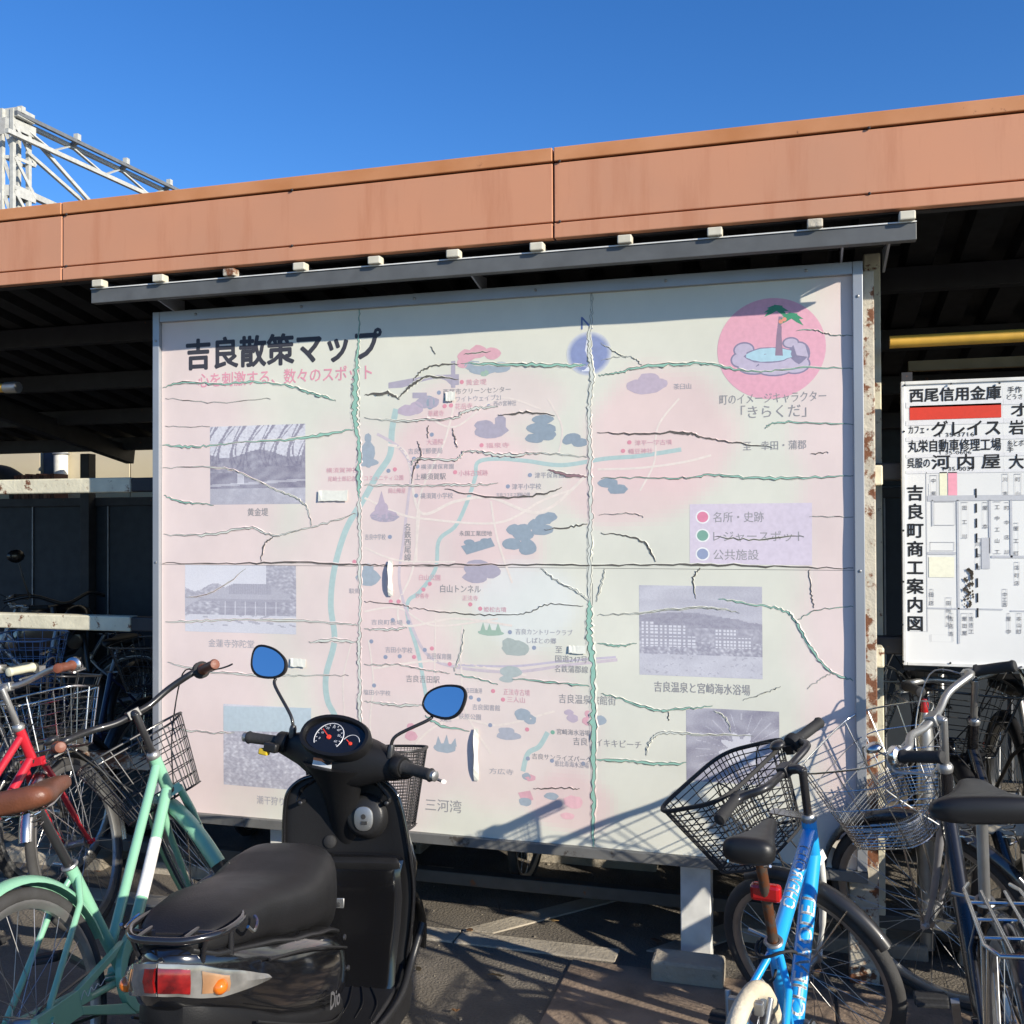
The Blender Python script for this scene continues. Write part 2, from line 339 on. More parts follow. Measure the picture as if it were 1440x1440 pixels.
# ------------------------------------------------------------------ railway gantry over the roof, far left
gm = mat('weathered white gantry steel', (.5, .5, .46), .5, spot=((.3, .24, .16), 6, .66))
gd = mat('grey gantry steel', (.16, .17, .18), .5)
D0 = 15.
gp = far_at(22, 300, D0); ga = thing('catenary_gantry', 'white lattice railway gantry rising against the sky beyond the shelter roof', 'gantry', (gp.x, gp.y, 0))
G = Vector((gp.x, gp.y, 0)); inv = lambda p: p-G
top0, top1 = far_at(20, 168, D0), far_at(236, 270, D0*1.22)
hz = top0.z; top1.z = hz; dirb = (top1-top0); dirb.z = 0; dirb.normalize(); side = Vector((-dirb.y, dirb.x, 0))
if side.dot(_r) < 0: side = -side
m = MB()
for a, b in ((-.1, 0), (.06, 0), (.06, .3), (-.1, .3)):
    q = inv(top0)+_r*(a)+dirb*(b-.1)+Vector((0, 0, .12)); m = MB(); m.bar(q, (q.x, q.y, 0), .06, .06); m.build('column_angle', gm, ga)
m = MB(); q = inv(top0)+dirb*.1
for k in range(9):
    z = hz-.1-k*.5; c = Vector((q.x, q.y, z)); s1 = _r*.09; e1 = dirb*.2
    for a, b in ((-s1-e1, s1-e1), (s1-e1, s1+e1), (-s1+e1, s1+e1), (-s1-e1, -s1+e1)): m.bar(c+a, c+b, .012, .16 if k % 2 == 0 else .05)
    m.bar(c-s1-e1, c+s1-e1-Vector((0, 0, .5)), .02, .05); m.bar(c+s1-e1, c+s1+e1-Vector((0, 0, .5)), .02, .05)
m.build('column_lacing', gm, ga)
m = MB(); m.span(inv(top0)+Vector((-.13, -.1, .0)), inv(top0)+Vector((.16, .25, .14))); m.build('column_cap', gm, ga, bevel=.01)
Lb = 9.
def chord(off, dz, w, name, mt, s0=-.3):
    a = inv(top0)+dirb*s0+side*off+Vector((0, 0, dz)); m = MB(); m.bar(a, a+dirb*(Lb-s0), w, w); m.build(name, mt, ga)
chord(.0, 0, .065, 'top_chord', gm, -.1); chord(.14, .05, .055, 'top_chord', gd, -.1); chord(.17, -.30, .065, 'bottom_chord', gm)
n = 8
m = MB()
for i in range(n):
    s0, s1 = i*Lb/n, (i+.5)*Lb/n; s2 = (i+1)*Lb/n; P = lambda s, o, z: inv(top0)+dirb*s+side*o+Vector((0, 0, z))
    m.bar(P(s0, 0, 0), P(s1, .17, -.30), .06, .02); m.bar(P(s1, .17, -.30), P(s2, 0, 0), .06, .02)
    q = MB(); q.bar(P(s0, 0, 0), P(s0, .14, .05), .07, .05); q.build('cross_tie', gd, ga); q = MB(); q.box(P(s0, .14, .12), (.08, .08, .1)); q.build('insulator_bracket', gm, ga)
m.build('lacing', gm, ga)
for x0, y0, x1, y1 in ((30, 175, 134, 292), (38, 214, 124, 290)):       # long raking stays, in the plane of the beam
    a = inv(far_at(x0, y0, D0+.1)); b = inv(far_at(x1, y1, D0+1.3)); m = MB(); m.bar(a, b+(b-a)*.5, .05, .05); m.build('stay', gm, ga)
m = MB(); a = inv(far_at(0, 278, D0-.1)); b = inv(far_at(82, 292, D0+1.0)); c = inv(far_at(24, 266, D0)); m.bar(c, b+(b-c)*.6, .09, .09); m.bar(c, a+(a-c), .09, .09); m.build('lower_arm', gm, ga)
m = MB(); c = inv(far_at(16, 168, D0)); a = inv(far_at(-30, 178, D0-.3)); b = inv(far_at(-20, 185, D0-.3)); m.bar(c, a, .09, .09); m.bar(inv(far_at(18, 172, D0)), b, .03, .2); m.build('upper_arm', gd, ga)
# ------------------------------------------------------------------ the big faded map board
BW, B0, B1 = 2.73, .364, 2.417
alu = mat('anodised aluminium frame', (.4, .42, .45), .42, .5, var=.08, scale=3, spot=((.2, .2, .2), 14, .72))
nb = thing('map_board', 'big faded pink and cream town walking map board, cracked and peeling', 'notice board', (0, 0, 0))
def V(px, py, y=-.0015): p = at(px, py, y); return p
def mpp(px, py): return abs(at(px, py+1).z-at(px, py).z)      # metres per photo pixel, upright
CREAM, PINK = Vector(srgb(220, 220, 206)), Vector(srgb(228, 211, 206)); ROSE = Vector(srgb(229, 201, 199)); COOL = Vector(srgb(222, 226, 222))
blobs = []
for (cx, cy, rx, ry, c, k) in [(225, 850, 200, 520, PINK, 1.), (640, 710, 150, 175, PINK, 1.), (690, 560, 120, 50, PINK, .7), (560, 1010, 120, 190, PINK, .9), (720, 1030, 140, 130, PINK, .8), (930, 610, 130, 110, ROSE, .75),
        (880, 690, 110, 60, ROSE, .7), (1235, 760, 140, 620, PINK, 1.), (640, 660, 120, 110, ROSE, .5), (500, 820, 110, 260, PINK, .9), (800, 1130, 70, 50, ROSE, .7), (700, 780, 80, 60, ROSE, .4), (740, 850, 90, 70, COOL, .8), (1190, 560, 100, 160, PINK, .5), (560, 880, 100, 120, ROSE, .35), (970, 1050, 50, 60, CREAM, .3)]:
    c0 = at(cx, cy); blobs.append((c0.x, c0.z, (at(cx+rx, cy).x-at(cx-rx, cy).x)/2, ry*mpp(cx, cy), c, k))
def wob(x, z): return sin(x*7.1+z*3.3)*.5+sin(x*13.7-z*9.1+1)*.3+sin(x*3.1+z*17.3+2)*.2
def board_col(x, z):
    c = CREAM.copy()
    for bx, bz, rx, rz, bc, k in blobs:
        d = math.sqrt(((x-bx)/rx)**2+((z-bz)/rz)**2)+.08*wob(x*2, z*2)
        t = max(0., min(1., (1.05-d)/.45)); t = t*t*(3-2*t)*k; c = c.lerp(bc, t)
    return tuple(c*(1+.012*wob(x*9, z*9)))
def board_y(x, z):       # slight buckling of the sheets
    return -.0018*(wob(x*1.2, z*1.7)+1)
sheet = vmat('faded printed sheet', .45)
rows = [(B0+.035, 1.39), (1.3915, B1-.042)]; colx = [.03, at(505, 700).x, at(832, 700).x, 2.70]
for ci in range(3):
    for ri in range(2):
        a, b = colx[ci]+.001, colx[ci+1]-.001; z0, z1 = rows[ri]; nx, nz = 60, 66; m = MB()
        vs = [(a+(b-a)*i/nx, board_y(a+(b-a)*i/nx, z0+(z1-z0)*j/nz)+.0045, z0+(z1-z0)*j/nz) for j in range(nz+1) for i in range(nx+1)]
        for j in range(nz):
            for i in range(nx):
                m.col = board_col(a+(b-a)*(i+.5)/nx, z0+(z1-z0)*(j+.5)/nz); q = j*(nx+1)+i; m.f.append([q, q+1, q+nx+2, q+nx+1]); m.mi.append(0); m.c.append(m.col)
        m.v = [Vector(v) for v in vs]; m.build('map_sheet', sheet, nb, smooth=60)
m = MB(); m.span((.005, .012, B0+.01), (BW-.005, .05, B1-.01)); m.build('backing_board', steel, nb)
m = MB(); m.span((0, -.016, B0+.037), (.03, .055, B1)); m.build('frame_upright', alu, nb, bevel=.002)
m = MB(); m.span((BW-.032, -.016, B0+.037), (BW, .055, B1)); m.build('frame_upright', alu, nb, bevel=.002)
m = MB(); m.span((-.002, -.018, B0), (BW+.002, .057, B0+.0355)); m.build('frame_bottom_rail', mat('darker frame rail', (.2, .2, .19), .55, .3, spot=((.08, .07, .06), 9, .6)), nb, bevel=.002)  # bottom rail in a darker tone than the other frame members
m = MB(); m.span((.0305, -.014, B1-.042), (BW-.0325, .055, B1)); m.build('frame_top_rail', alu, nb, bevel=.002)
for x, z in [(.015, 2.3), (.015, 1.4), (.015, .5), (2.714, 2.3), (2.714, 1.39), (2.714, .5)]+[(.2+i*.47, B1-.02) for i in range(6)]:
    m = MB(); m.lathe((x, -.014, z), (0, -1, 0), [(0, .006), (.004, .005), (.006, .001)], 8); m.build('screw', alloy, nb, smooth=40)
for k, (x0, x1) in enumerate(((.49, .60), (2.11, 2.216), (2.675, 2.77))):
    m = MB(); m.span((x0, .058, 0), (x1, .15, .9 if k < 2 else 2.40)); m.build('leg', [white_paint, white_paint, rusty][k], nb, bevel=.004)
# canopy: sheet with box ribs, front angle
cz = lambda y: 2.482+(y+.17)*.12
csm = mat('grey canopy sheet', (.05, .052, .056), .5, .1)
m = MB(); m.span((-.165, -.182, 2.4845), (2.88, -.16, 2.4885)); m.build('canopy_lit_strip', white_paint, nb)  # white colour stands in for the sunlit front of the canopy sheet
m = MB(); m.prism([(-.15, -.168, cz(-.168)), (-.15, .25, cz(.25)), (-.15, .25, cz(.25)-.006), (-.15, -.168, cz(-.168)-.006)], (3.02, 0, 0)); m.build('canopy_sheet', csm, nb)
m = MB(); m.span((-.165, -.178, 2.430), (2.88, -.17, 2.484)); m.span((-.165, -.1695, 2.430), (2.88, -.145, 2.436)); m.build('canopy_front_angle', mat('grey painted angle', (.11, .115, .115), .5, spot=((.12, .08, .05), 5, .66)), nb, bevel=.002)
capm = mat('cream rib end cap', (.66, .62, .5), .6, spot=(RUST, 20, .64))
for k, (px, py) in enumerate([(143, 412), (228, 406), (327, 399), (425, 391), (530, 383), (640, 375), (757, 366), (880, 355), (1006, 343), (1146, 331), (1275, 320)]):
    x = at(px, py, -.17).x; s = .022
    m = MB(); m.prism([(x-s, -.16, cz(-.16)+.0015), (x-s+.006, -.16, cz(-.16)+.026), (x+s-.006, -.16, cz(-.16)+.026), (x+s, -.16, cz(-.16)+.0015)], (0, .4, .4*.12)); m.build('canopy_rib', csm, nb, bevel=.002)
    m = MB(); m.span((x-s-.002, -.20, 2.489), (x+s+.002, -.1605, 2.517)); m.build('rib_end_cap', [capm, rusty][k in (2, 9)], nb, bevel=.004)
for x in (.1, 1.4, 2.66):
    m = MB(); m.prism([(x, .05, 2.40), (x, -.14, 2.44), (x, -.14, 2.45), (x, .05, 2.47)], (.006, 0, 0)); m.build('canopy_bracket', alu, nb)
m = MB(); m.prism([(2.80, .1, 2.40), (2.80, -.14, 2.44), (2.80, .1, 2.48)], (.008, 0, 0)); m.build('canopy_bracket', alu, nb)

# --- print: rivers, roads, icons, lettering (flat, a millimetre proud)
inks = {}
def ink(r, g, b):
    k = 'ink %d %d %d' % (r, g, b); return mat(k, srgb(r, g, b), .55, var=.05, scale=60)
layer = [0]
def yy(x, z, extra=0.): return board_y(x, z)+.0045-.00022-layer[0]*.00006-extra
def ribbon(pts, w, col, name='map_line', parent=nb, taper=False):
    P = [at(*p) for p in pts]; P = curve([(p.x, 0, p.z) for p in P], 8); w = w*mpp(*pts[0])/2; m = MB(); vs = []
    for i, p in enumerate(P):
        t = (P[min(i+1, len(P)-1)]-P[max(0, i-1)]).normalized(); n_ = Vector((-t.z, 0, t.x))
        for s in (-1, 1): q = p+n_*w*s; vs.append((q.x, yy(q.x, q.z), q.z))
    m._add(vs, [(2*i, 2*i+1, 2*i+3, 2*i+2) for i in range(len(P)-1)]); return m.build(name, col, parent)
def disc(mb, px, py, rx, ry, n=14, jit=0., y=0.):
    c = at(px, py); k = mpp(px, py); vs = []
    js = [1+random.uniform(-jit, jit) for _ in range(n)]; kr = max(1, int(max(rx, ry)/9)); fs = []
    for q in range(kr):
        for i in range(n):
            a = 2*pi*i/n; j = js[i]*(kr-q)/kr; x, z = c.x+cos(a)*rx*k*j*1.04, c.z+sin(a)*ry*k*j; vs.append((x, yy(x, z, y), z))
        if q: fs += [((q-1)*n+i, (q-1)*n+(i+1) % n, q*n+(i+1) % n, q*n+i) for i in range(n)]
    mb._add(vs, fs+[tuple(range((kr-1)*n, kr*n))])
def poly(mb, pts, y=0.):
    vs = [at(*p) for p in pts]
    if len(vs) == 4:
        a, b, c, d = vs; N_ = 10; g_ = [a.lerp(b, i/N_).lerp(d.lerp(c, i/N_), j/N_) for j in range(N_+1) for i in range(N_+1)]
        mb._add([(p.x, yy(p.x, p.z, y), p.z) for p in g_], [(j*(N_+1)+i, j*(N_+1)+i+1, (j+1)*(N_+1)+i+1, (j+1)*(N_+1)+i) for j in range(N_) for i in range(N_)])
    else: mb._add([(p.x, yy(p.x, p.z, y), p.z) for p in vs], [tuple(range(len(vs)))])
river, road, rail_c = ink(180, 203, 200), ink(234, 222, 212), ink(208, 196, 202)
ribbon([(557, 575), (551, 605), (548, 640), (530, 668), (512, 700), (486, 745), (470, 800), (465, 850), (470, 900), (458, 950), (460, 985), (472, 1012), (478, 1060)], 9, river, 'printed_river')
ribbon([(958, 632), (900, 641), (850, 645), (790, 654), (740, 648), (700, 645), (672, 650), (668, 672), (655, 710), (640, 740), (617, 760), (612, 800), (590, 832), (574, 845), (573, 868), (588, 920), (600, 985)], 6, river, 'printed_river')
ribbon([(770, 1030), (758, 1050), (742, 1060), (735, 1085)], 7, river, 'printed_river')
layer[0] = 1
for pts, w in [([(545, 625), (572, 640), (590, 720), (640, 705), (690, 700), (760, 720), (825, 668)], 4), ([(590, 720), (580, 800), (560, 850), (570, 880), (640, 870), (720, 880)], 3), ([(640, 560), (625, 620), (590, 700), (585, 790)], 3),
        ([(690, 705), (700, 760), (720, 820)], 3), ([(512, 700), (560, 722), (600, 730), (700, 735), (760, 705), (800, 690)], 3), ([(512, 770), (560, 788), (640, 790)], 2.5), ([(560, 1100), (590, 1040), (640, 1010), (700, 1020), (780, 1000)], 3),
        ([(512, 860), (560, 855), (610, 880), (700, 870)], 2.5), ([(650, 880), (648, 930), (655, 1000), (690, 1060)], 3), ([(840, 660), (900, 658), (960, 650), (1000, 640)], 3), ([(900, 690), (920, 650), (925, 600), (955, 560)], 2.5), ([(770, 560), (790, 600), (785, 640)], 2.5),
        ([(525, 940), (600, 930), (660, 935), (740, 950)], 3), ([(600, 585), (640, 600), (700, 560), (760, 575)], 2.5), ([(530, 1080), (520, 1020), (525, 960), (518, 900)], 2.5), ([(495, 900), (482, 960), (488, 1040)], 2), ([(612, 870), (610, 990)], 2)]:
    ribbon(pts, w, road, 'printed_road')
ribbon([(530, 610), (562, 630), (578, 660), (574, 700), (567, 760), (561, 815), (575, 870), (600, 920), (640, 938), (720, 945), (800, 935), (868, 928)], 4, rail_c, 'printed_railway')
ribbon([(640, 935), (720, 937), (790, 930), (866, 924)], 3, ink(200, 192, 205), 'printed_railway')
layer[0] = 2
b1, b2, b3, pk, gr, pur = ink(150, 164, 176), ink(164, 176, 186), ink(176, 170, 184), ink(220, 172, 182), ink(165, 190, 172), ink(192, 178, 192)
def icon(c, items, name='printed_icon'):
    m = MB()
    for it in items:
        if isinstance(it, tuple): disc(m, *it, jit=.09)
        else: poly(m, it)
        layer[0] += .15
    layer[0] = 2; m.build(name, c, nb)
icon(b2, [(680, 518, 22, 9), (702, 516, 16, 8), (665, 514, 12, 7)]); icon(pk, [(656, 500, 13, 9), (672, 494, 12, 9), (692, 497, 12, 9), (650, 510, 8, 8)])
icon(gr, [(681, 524, 7, 5)]); icon(b3, [[(546, 538), (600, 528), (645, 526), (645, 541), (546, 546)], [(634, 508), (640, 507), (640, 545), (634, 545)]])
icon(b3, [(600, 565, 16, 9), (606, 566, 12, 8), [(580, 552), (600, 552), (600, 560), (580, 560)]]); icon(pur, [(573, 577, 15, 8), (585, 574, 10, 9)])
icon(b1, [(605, 566, 6, 10)]); icon(b3, [(690, 606, 24, 10), (680, 598, 14, 7), [(696, 588), (704, 582), (711, 588), (711, 608), (696, 608)]])
icon(b1, [(763, 590, 15, 7), (755, 602, 15, 8), (770, 603, 12, 7), (752, 616, 14, 7), (768, 612, 14, 7)])
icon(b1, [(805, 615, 12, 6), (815, 622, 12, 6), (798, 620, 8, 5)]); icon(b1, [(855, 679, 14, 7), (868, 688, 14, 7)])
icon(pur, [(908, 546, 24, 8), (920, 540, 18, 9), (896, 542, 14, 9), (912, 532, 14, 8)])
icon(b2, [(517, 638, 10, 20), (517, 616, 5, 7), (516, 650, 17, 6)]); icon(pur, [(538, 725, 20, 9), (536, 715, 10, 9), [(530, 712), (536, 690), (542, 712)]]); icon(b3, [(540, 727, 21, 7)])
icon(b1, [(765, 730, 12, 8), (752, 738, 10, 8), (773, 727, 10, 7), (762, 745, 15, 8)]); icon(b1, [(722, 745, 10, 8), (735, 752, 15, 9), (720, 765, 14, 8), (742, 770, 13, 11), (735, 745, 12, 8)])
icon(b1, [[(648, 768), (690, 756), (696, 768), (656, 780)], (660, 763, 8, 5), (682, 762, 8, 5)]); icon(b3, [(672, 800, 20, 13), (690, 803, 14, 10), (668, 812, 18, 8)])
icon(b2, [(518, 812, 18, 12), (518, 800, 8, 8)]); icon(gr, [[(675, 888), (679, 875), (683, 888)], [(684, 889), (688, 877), (692, 889)], [(696, 889), (700, 876), (705, 889)], (690, 890, 19, 4)])
icon(ink(175, 185, 180), [(725, 912, 20, 11), (716, 905, 10, 8)]); icon(ink(180, 190, 188), [(718, 945, 16, 8), (712, 955, 10, 5)])
icon(pur, [(805, 1010, 8, 6), (800, 1002, 7, 4)]); icon(pk, [(826, 1014, 8, 6), (827, 1004, 5, 5)]); icon(b2, [(843, 1013, 10, 7)])
icon(ink(176, 180, 190), [(715, 1035, 18, 6), (712, 1028, 12, 5)]); icon(b2, [(735, 1005, 12, 9), (745, 1012, 9, 7)]); icon(b2, [(625, 1052, 16, 7), [(612, 1050), (616, 1035), (622, 1050), (628, 1033), (632, 1050), (640, 1038), (642, 1050)]])
icon(pk, [(578, 1035, 9, 7), (578, 1022, 6, 5)]); icon(pk, [[(728, 1115), (745, 1112), (750, 1125), (735, 1130)], (745, 1094, 8, 5)]); icon(b2, [(775, 1120, 10, 5), (738, 1128, 9, 6), (740, 1092, 6, 5)]); icon(ink(235, 190, 196), [(806, 1128, 14, 9), (798, 1148, 10, 5)])
# legend box, number dots
m = MB(); poly(m, [(970, 709), (1142, 707), (1142, 795), (970, 793)]); layer[0] = 2; m.build('legend_box', ink(216, 205, 218), nb)
for py, c in ((727, (226, 140, 165)), (753, (128, 172, 155)), (779, (150, 162, 190))):
    layer[0] = 3; m = MB(); disc(m, 988, py, 9.5, 9.5, 24); m.build('legend_ring', ink(238, 238, 236), nb); layer[0] = 4; m = MB(); disc(m, 988, py, 7.5, 7.5, 24); m.build('legend_dot', ink(*c), nb)
layer[0] = 3; dots = [('spot_dot', ink(222, 150, 165)), ('facility_dot', ink(150, 160, 180)), ('leisure_dot', ink(130, 180, 160))]
for px, py, k in [(649, 537, 0), (617, 552, 1), (627, 561, 2), (634, 570, 0), (625, 571, 0), (687, 571, 1), (607, 611, 1), (677, 626, 0), (582, 645, 1), (587, 656, 1), (640, 664, 0), (745, 668, 1), (714, 684, 1), (585, 697, 1), (548, 755, 1), (555, 660, 0), (546, 662, 1),
        (604, 821, 0), (595, 829, 0), (675, 856, 0), (661, 850, 0), (549, 846, 0), (560, 846, 0), (552, 872, 1), (574, 875, 1), (717, 889, 1), (751, 911, 1), (542, 924, 1), (562, 923, 1), (582, 924, 0), (597, 914, 1), (607, 912, 0), (632, 934, 0), (693, 972, 0), (707, 984, 0), (662, 981, 1), (673, 984, 1),
        (522, 902, 1), (526, 964, 1), (646, 998, 1), (689, 1020, 1), (777, 1030, 2), (776, 1070, 1), (742, 1067, 1), (820, 1074, 1), (885, 622, 0), (876, 634, 0), (741, 1026, 0), (498, 790, 0)]:
    m = MB(); disc(m, px, py, 3., 3., 12); m.build(dots[k][0], dots[k][1], nb)
# compass circle and N
m = MB(); layer[0] = 2
for i in range(5):
    layer[0] = 2+i*.25; m = MB(); disc(m, 828, 497, 31-i*1.6, 31-i*1.6, 32); m.build('compass_disc', ink(*[int(a+(b-a)*(i/4)) for a, b in zip((205, 208, 212), (138, 150, 190))]), nb)
layer[0] = 3.4; m = MB(); poly(m, [(818, 522), (826, 470), (829, 522)]); m.build('compass_needle', ink(225, 228, 235), nb)
# pink emblem circle with a palm over a rocky pool
layer[0] = 2; m = MB(); disc(m, 1084, 490, 71, 71, 56); m.build('emblem_disc', ink(230, 172, 188), nb)
ol, rk, wt = ink(140, 135, 160), ink(196, 186, 206), ink(178, 212, 224)
for lay, grow, c in ((2.6, 2.2, ol), (3.2, 0, rk)):
    layer[0] = lay; m = MB()
    for it in [(1046, 492, 12, 9), (1040, 506, 10, 9), (1062, 514, 22, 11), (1090, 517, 24, 10), (1118, 512, 18, 12), (1124, 497, 12, 15), (1112, 482, 9, 6)]:
        disc(m, it[0], it[1], it[2]+grow, it[3]+grow, 20); layer[0] += .03
    m.build('printed_rock', c, nb)
layer[0] = 3.8; m = MB(); disc(m, 1082, 499, 33, 11, 26, jit=.06); m.build('printed_pool', ol, nb); layer[0] = 4.1; m = MB(); disc(m, 1082, 499, 31, 9.5, 26, jit=.06); m.build('printed_pool', wt, nb)
layer[0] = 4.5; m = MB(); poly(m, [(1090, 500), (1092, 470), (1095, 445), (1100, 445), (1099, 470), (1101, 500)]); m.build('printed_trunk', ink(150, 130, 150), nb)
layer[0] = 4.9; m = MB(); q = MB()
for cx, cy, s in ((1092, 437, 1), (1113, 448, 1)):
    for a in (-170, -140, -100, -60, -20, 20, 165):
        a = rad(a); ex, ey = cx+18*s*cos(a), cy+14*s*sin(a)+5; nx_, ny_ = -sin(a)*3.4, cos(a)*3.4
        poly(m, [(cx, cy), ((cx+ex)/2+nx_, (cy+ey)/2+ny_-3), (ex, ey), ((cx+ex)/2-nx_, (cy+ey)/2-ny_-3)]); layer[0] += .02
m.build('printed_palm_leaves', ink(70, 150, 115), nb)
layer[0] = 5.4; m = MB(); disc(m, 1103, 449, 3, 3); disc(m, 1098, 452, 3, 3); m.build('printed_coconut', ink(226, 150, 130), nb)

# lettering
def ptext(body, px, py, em, col, bold=0., fit=None, parent=nb, name='lettering', y=None, vert=False, tilt=0.):
    P = at if y is None else (lambda a, b: at(a, b, y)); k = abs(P(px, py+1).z-P(px, py).z); m = MB(); yb = -.0022 if y is None else y-.0014
    if vert:
        for i, ch in enumerate(body):
            p = P(px, py+i*em*vert); me_w = em*k
            add_text(m, ch, Matrix.Translation((p.x-me_w*.5, yb, p.z-me_w*.38)) @ Matrix.Rotation(pi/2, 4, 'X'), em*k, bold*em*k)
    else:
        add_text(m, body, Matrix.Identity(4), em*k, bold*em*k); xs_ = [v.x for v in m.v]; x0, x1 = min(xs_), max(xs_)
        sx = 1.
        if fit: a, b = P(fit[0], py).x, P(fit[1], py).x; sx = (b-a)/(x1-x0); cx = (a+b)/2
        else: cx = P(px, py).x
        cz_ = P(fit[0] if False else px, py).z; M = Matrix.Translation((cx, yb, cz_-em*k*.38)) @ Matrix.Rotation(-tilt, 4, 'Y') @ Matrix.Rotation(pi/2, 4, 'X') @ Matrix.Scale(sx, 4, (1, 0, 0)) @ Matrix.Translation((-(x0+x1)/2, 0, 0)); m.xf(M)
    if parent is nb: m.v = [Vector((v.x, board_y(v.x, v.z)+.0045-.0007-(yb-v.y if False else 0)+(v.y-yb)*.2, v.z)) for v in m.v]
    return m.build(name, col, parent)
tk, tg, tp, tb_ = ink(62, 62, 70), ink(156, 154, 156), ink(228, 158, 174), ink(174, 172, 178)
tpk = ink(224, 176, 184)
ptext('吉良散策マップ', 398, 491, 46, tk, .05, (261, 537), tilt=.0)
ptext('心を刺激する、数々のスポット', 400, 529, 22, tp, .02, (278, 523))
ptext('町のイメージキャラクター', 1088, 559, 16, tg, 0, (1012, 1162)); ptext('「きらくだ」', 1088, 578, 20, tg, 0, (1042, 1134)); ptext('至　幸田・蒲郡', 1090, 626, 14, tg, 0, (1045, 1134))
ptext('名所・史跡', 1040, 727, 16, tg, 0, (1003, 1074)); ptext('レジャースポット', 1067, 754, 16, tg, 0, (1003, 1131)); ptext('公共施設', 1035, 780, 16, tg, 0, (1003, 1067))
ptext('吉良温泉と宮崎海水浴場', 987, 968, 16, tg, .01, (920, 1055)); ptext('黄金堤', 362, 720, 12, tg, .01, (348, 377)); ptext('金蓮寺弥陀堂', 325, 905, 12, tb_, 0, (293, 357)); ptext('潮干狩り', 380, 1126, 13, tb_, 0, (361, 399))
ptext('三河湾', 622, 1133, 19, tg, 0, (598, 649)); ptext('白山トンネル', 648, 828, 12, tg, .01, (619, 676)); ptext('名鉄西尾線', 573, 741, 11, tg, .01, vert=.97)
ptext('N', 825, 453, 26, ink(95, 115, 165))
for t, px, py, em, c, f in [('黄金堤', 668, 537, 9, tpk, (655, 684)), ('西尾市クリーンセンター', 672, 549, 9, tg, (623, 718)), ('ホワイトウェイブ21', 667, 560, 9, tb_, (632, 704)), ('花岳寺', 652, 571, 9, tpk, (640, 664)), ('西の宮神社', 708, 567, 8, tb_, (694, 726)), ('華蔵寺', 614, 581, 9, tpk, (602, 624)),
        ('大通院', 617, 621, 9, tpk, (600, 623)), ('吉良町郵便局', 598, 634, 9, tb_, (574, 622)), ('福泉寺', 697, 626, 8, tpk, (683, 716)), ('横須賀保育園', 614, 656, 8, tb_, (592, 638)), ('上横須賀駅', 605, 670, 10, tg, (583, 627)), ('小林古城跡', 664, 665, 9, tpk, (645, 686)), ('津平保育園', 770, 668, 9, tb_, (752, 793)),
        ('津平小学校', 741, 684, 9, tb_, (720, 761)), ('吉良コスモス運動公園', 742, 696, 8, tb_, (698, 745)), ('横須賀小学校', 614, 697, 9, tb_, (591, 637)), ('永国工業団地', 669, 750, 8, tg, (646, 692)), ('吉良中学校', 528, 755, 9, tb_, (513, 542)), ('白山公園', 604, 812, 9, tpk, (589, 619)), ('正法寺', 662, 841, 8, tpk, (650, 672)), ('妙善寺', 601, 838, 8, tpk, (584, 603)),
        ('姫松古墳', 692, 857, 8, tpk, (680, 712)), ('吉良カントリークラブ', 765, 889, 9, tb_, (725, 805)), ('しばとの郷', 761, 901, 9, tb_, (741, 782)), ('至　蒲郡', 805, 914, 11, tg, (781, 824)), ('国道247号', 804, 927, 11, tg, (781, 826)), ('名鉄蒲郡線', 804, 941, 11, tg, (780, 827)), ('吉良温泉旅館街', 827, 984, 14, tg, (786, 866)),
        ('吉良吉田駅', 593, 955, 11, tg, (571, 618)), ('吉田小学校', 560, 914, 9, tb_, (542, 580)), ('吉田保育園', 618, 923, 9, tb_, (600, 634)), ('正法寺古墳', 735, 974, 10, tpk, (708, 745)), ('三人山', 724, 984, 9, tpk, (713, 738)), ('吉良図書館', 684, 995, 9, tb_, (664, 703)), ('荻原公園', 661, 1008, 9, tb_, (645, 676)), ('宮崎海水浴場', 806, 1030, 9, tg, (783, 830)),
        ('吉良ワイキキビーチ', 855, 1045, 12, tg, (806, 902)), ('吉良サンライズパーク', 789, 1066, 9, tg, (748, 831)), ('恵比寿海水浴場', 802, 1075, 9, tb_, (780, 828)), ('茶臼山', 959, 543, 9, tb_, (947, 972)), ('津平一字古墳', 920, 622, 8, tpk, (893, 945)), ('幡豆神社', 905, 634, 8, tpk, (884, 918)), ('塩田小学校', 530, 974, 8, tb_, (511, 549)),
        ('横須賀神社', 483, 661, 8, tpk, (458, 504)), ('尾崎士郎記念館', 490, 673, 8, tpk, (461, 506)), ('コミュニティ公園', 535, 672, 8, tpk, (512, 567)), ('岡山陣屋', 555, 690, 8, tpk, (546, 570)), ('駮馬', 500, 831, 8, tb_, (491, 506)), ('吉良町役場', 540, 875, 8, tb_, (522, 566)), ('吉田漁港', 640, 970, 8, tb_, (655, 678)), ('方広寺', 703, 1085, 9, tb_, (688, 722)), ('矢崎川', 628, 1012, 8, tb_, (619, 634))]:
    ptext(t, px, py, em, c, 0, f)
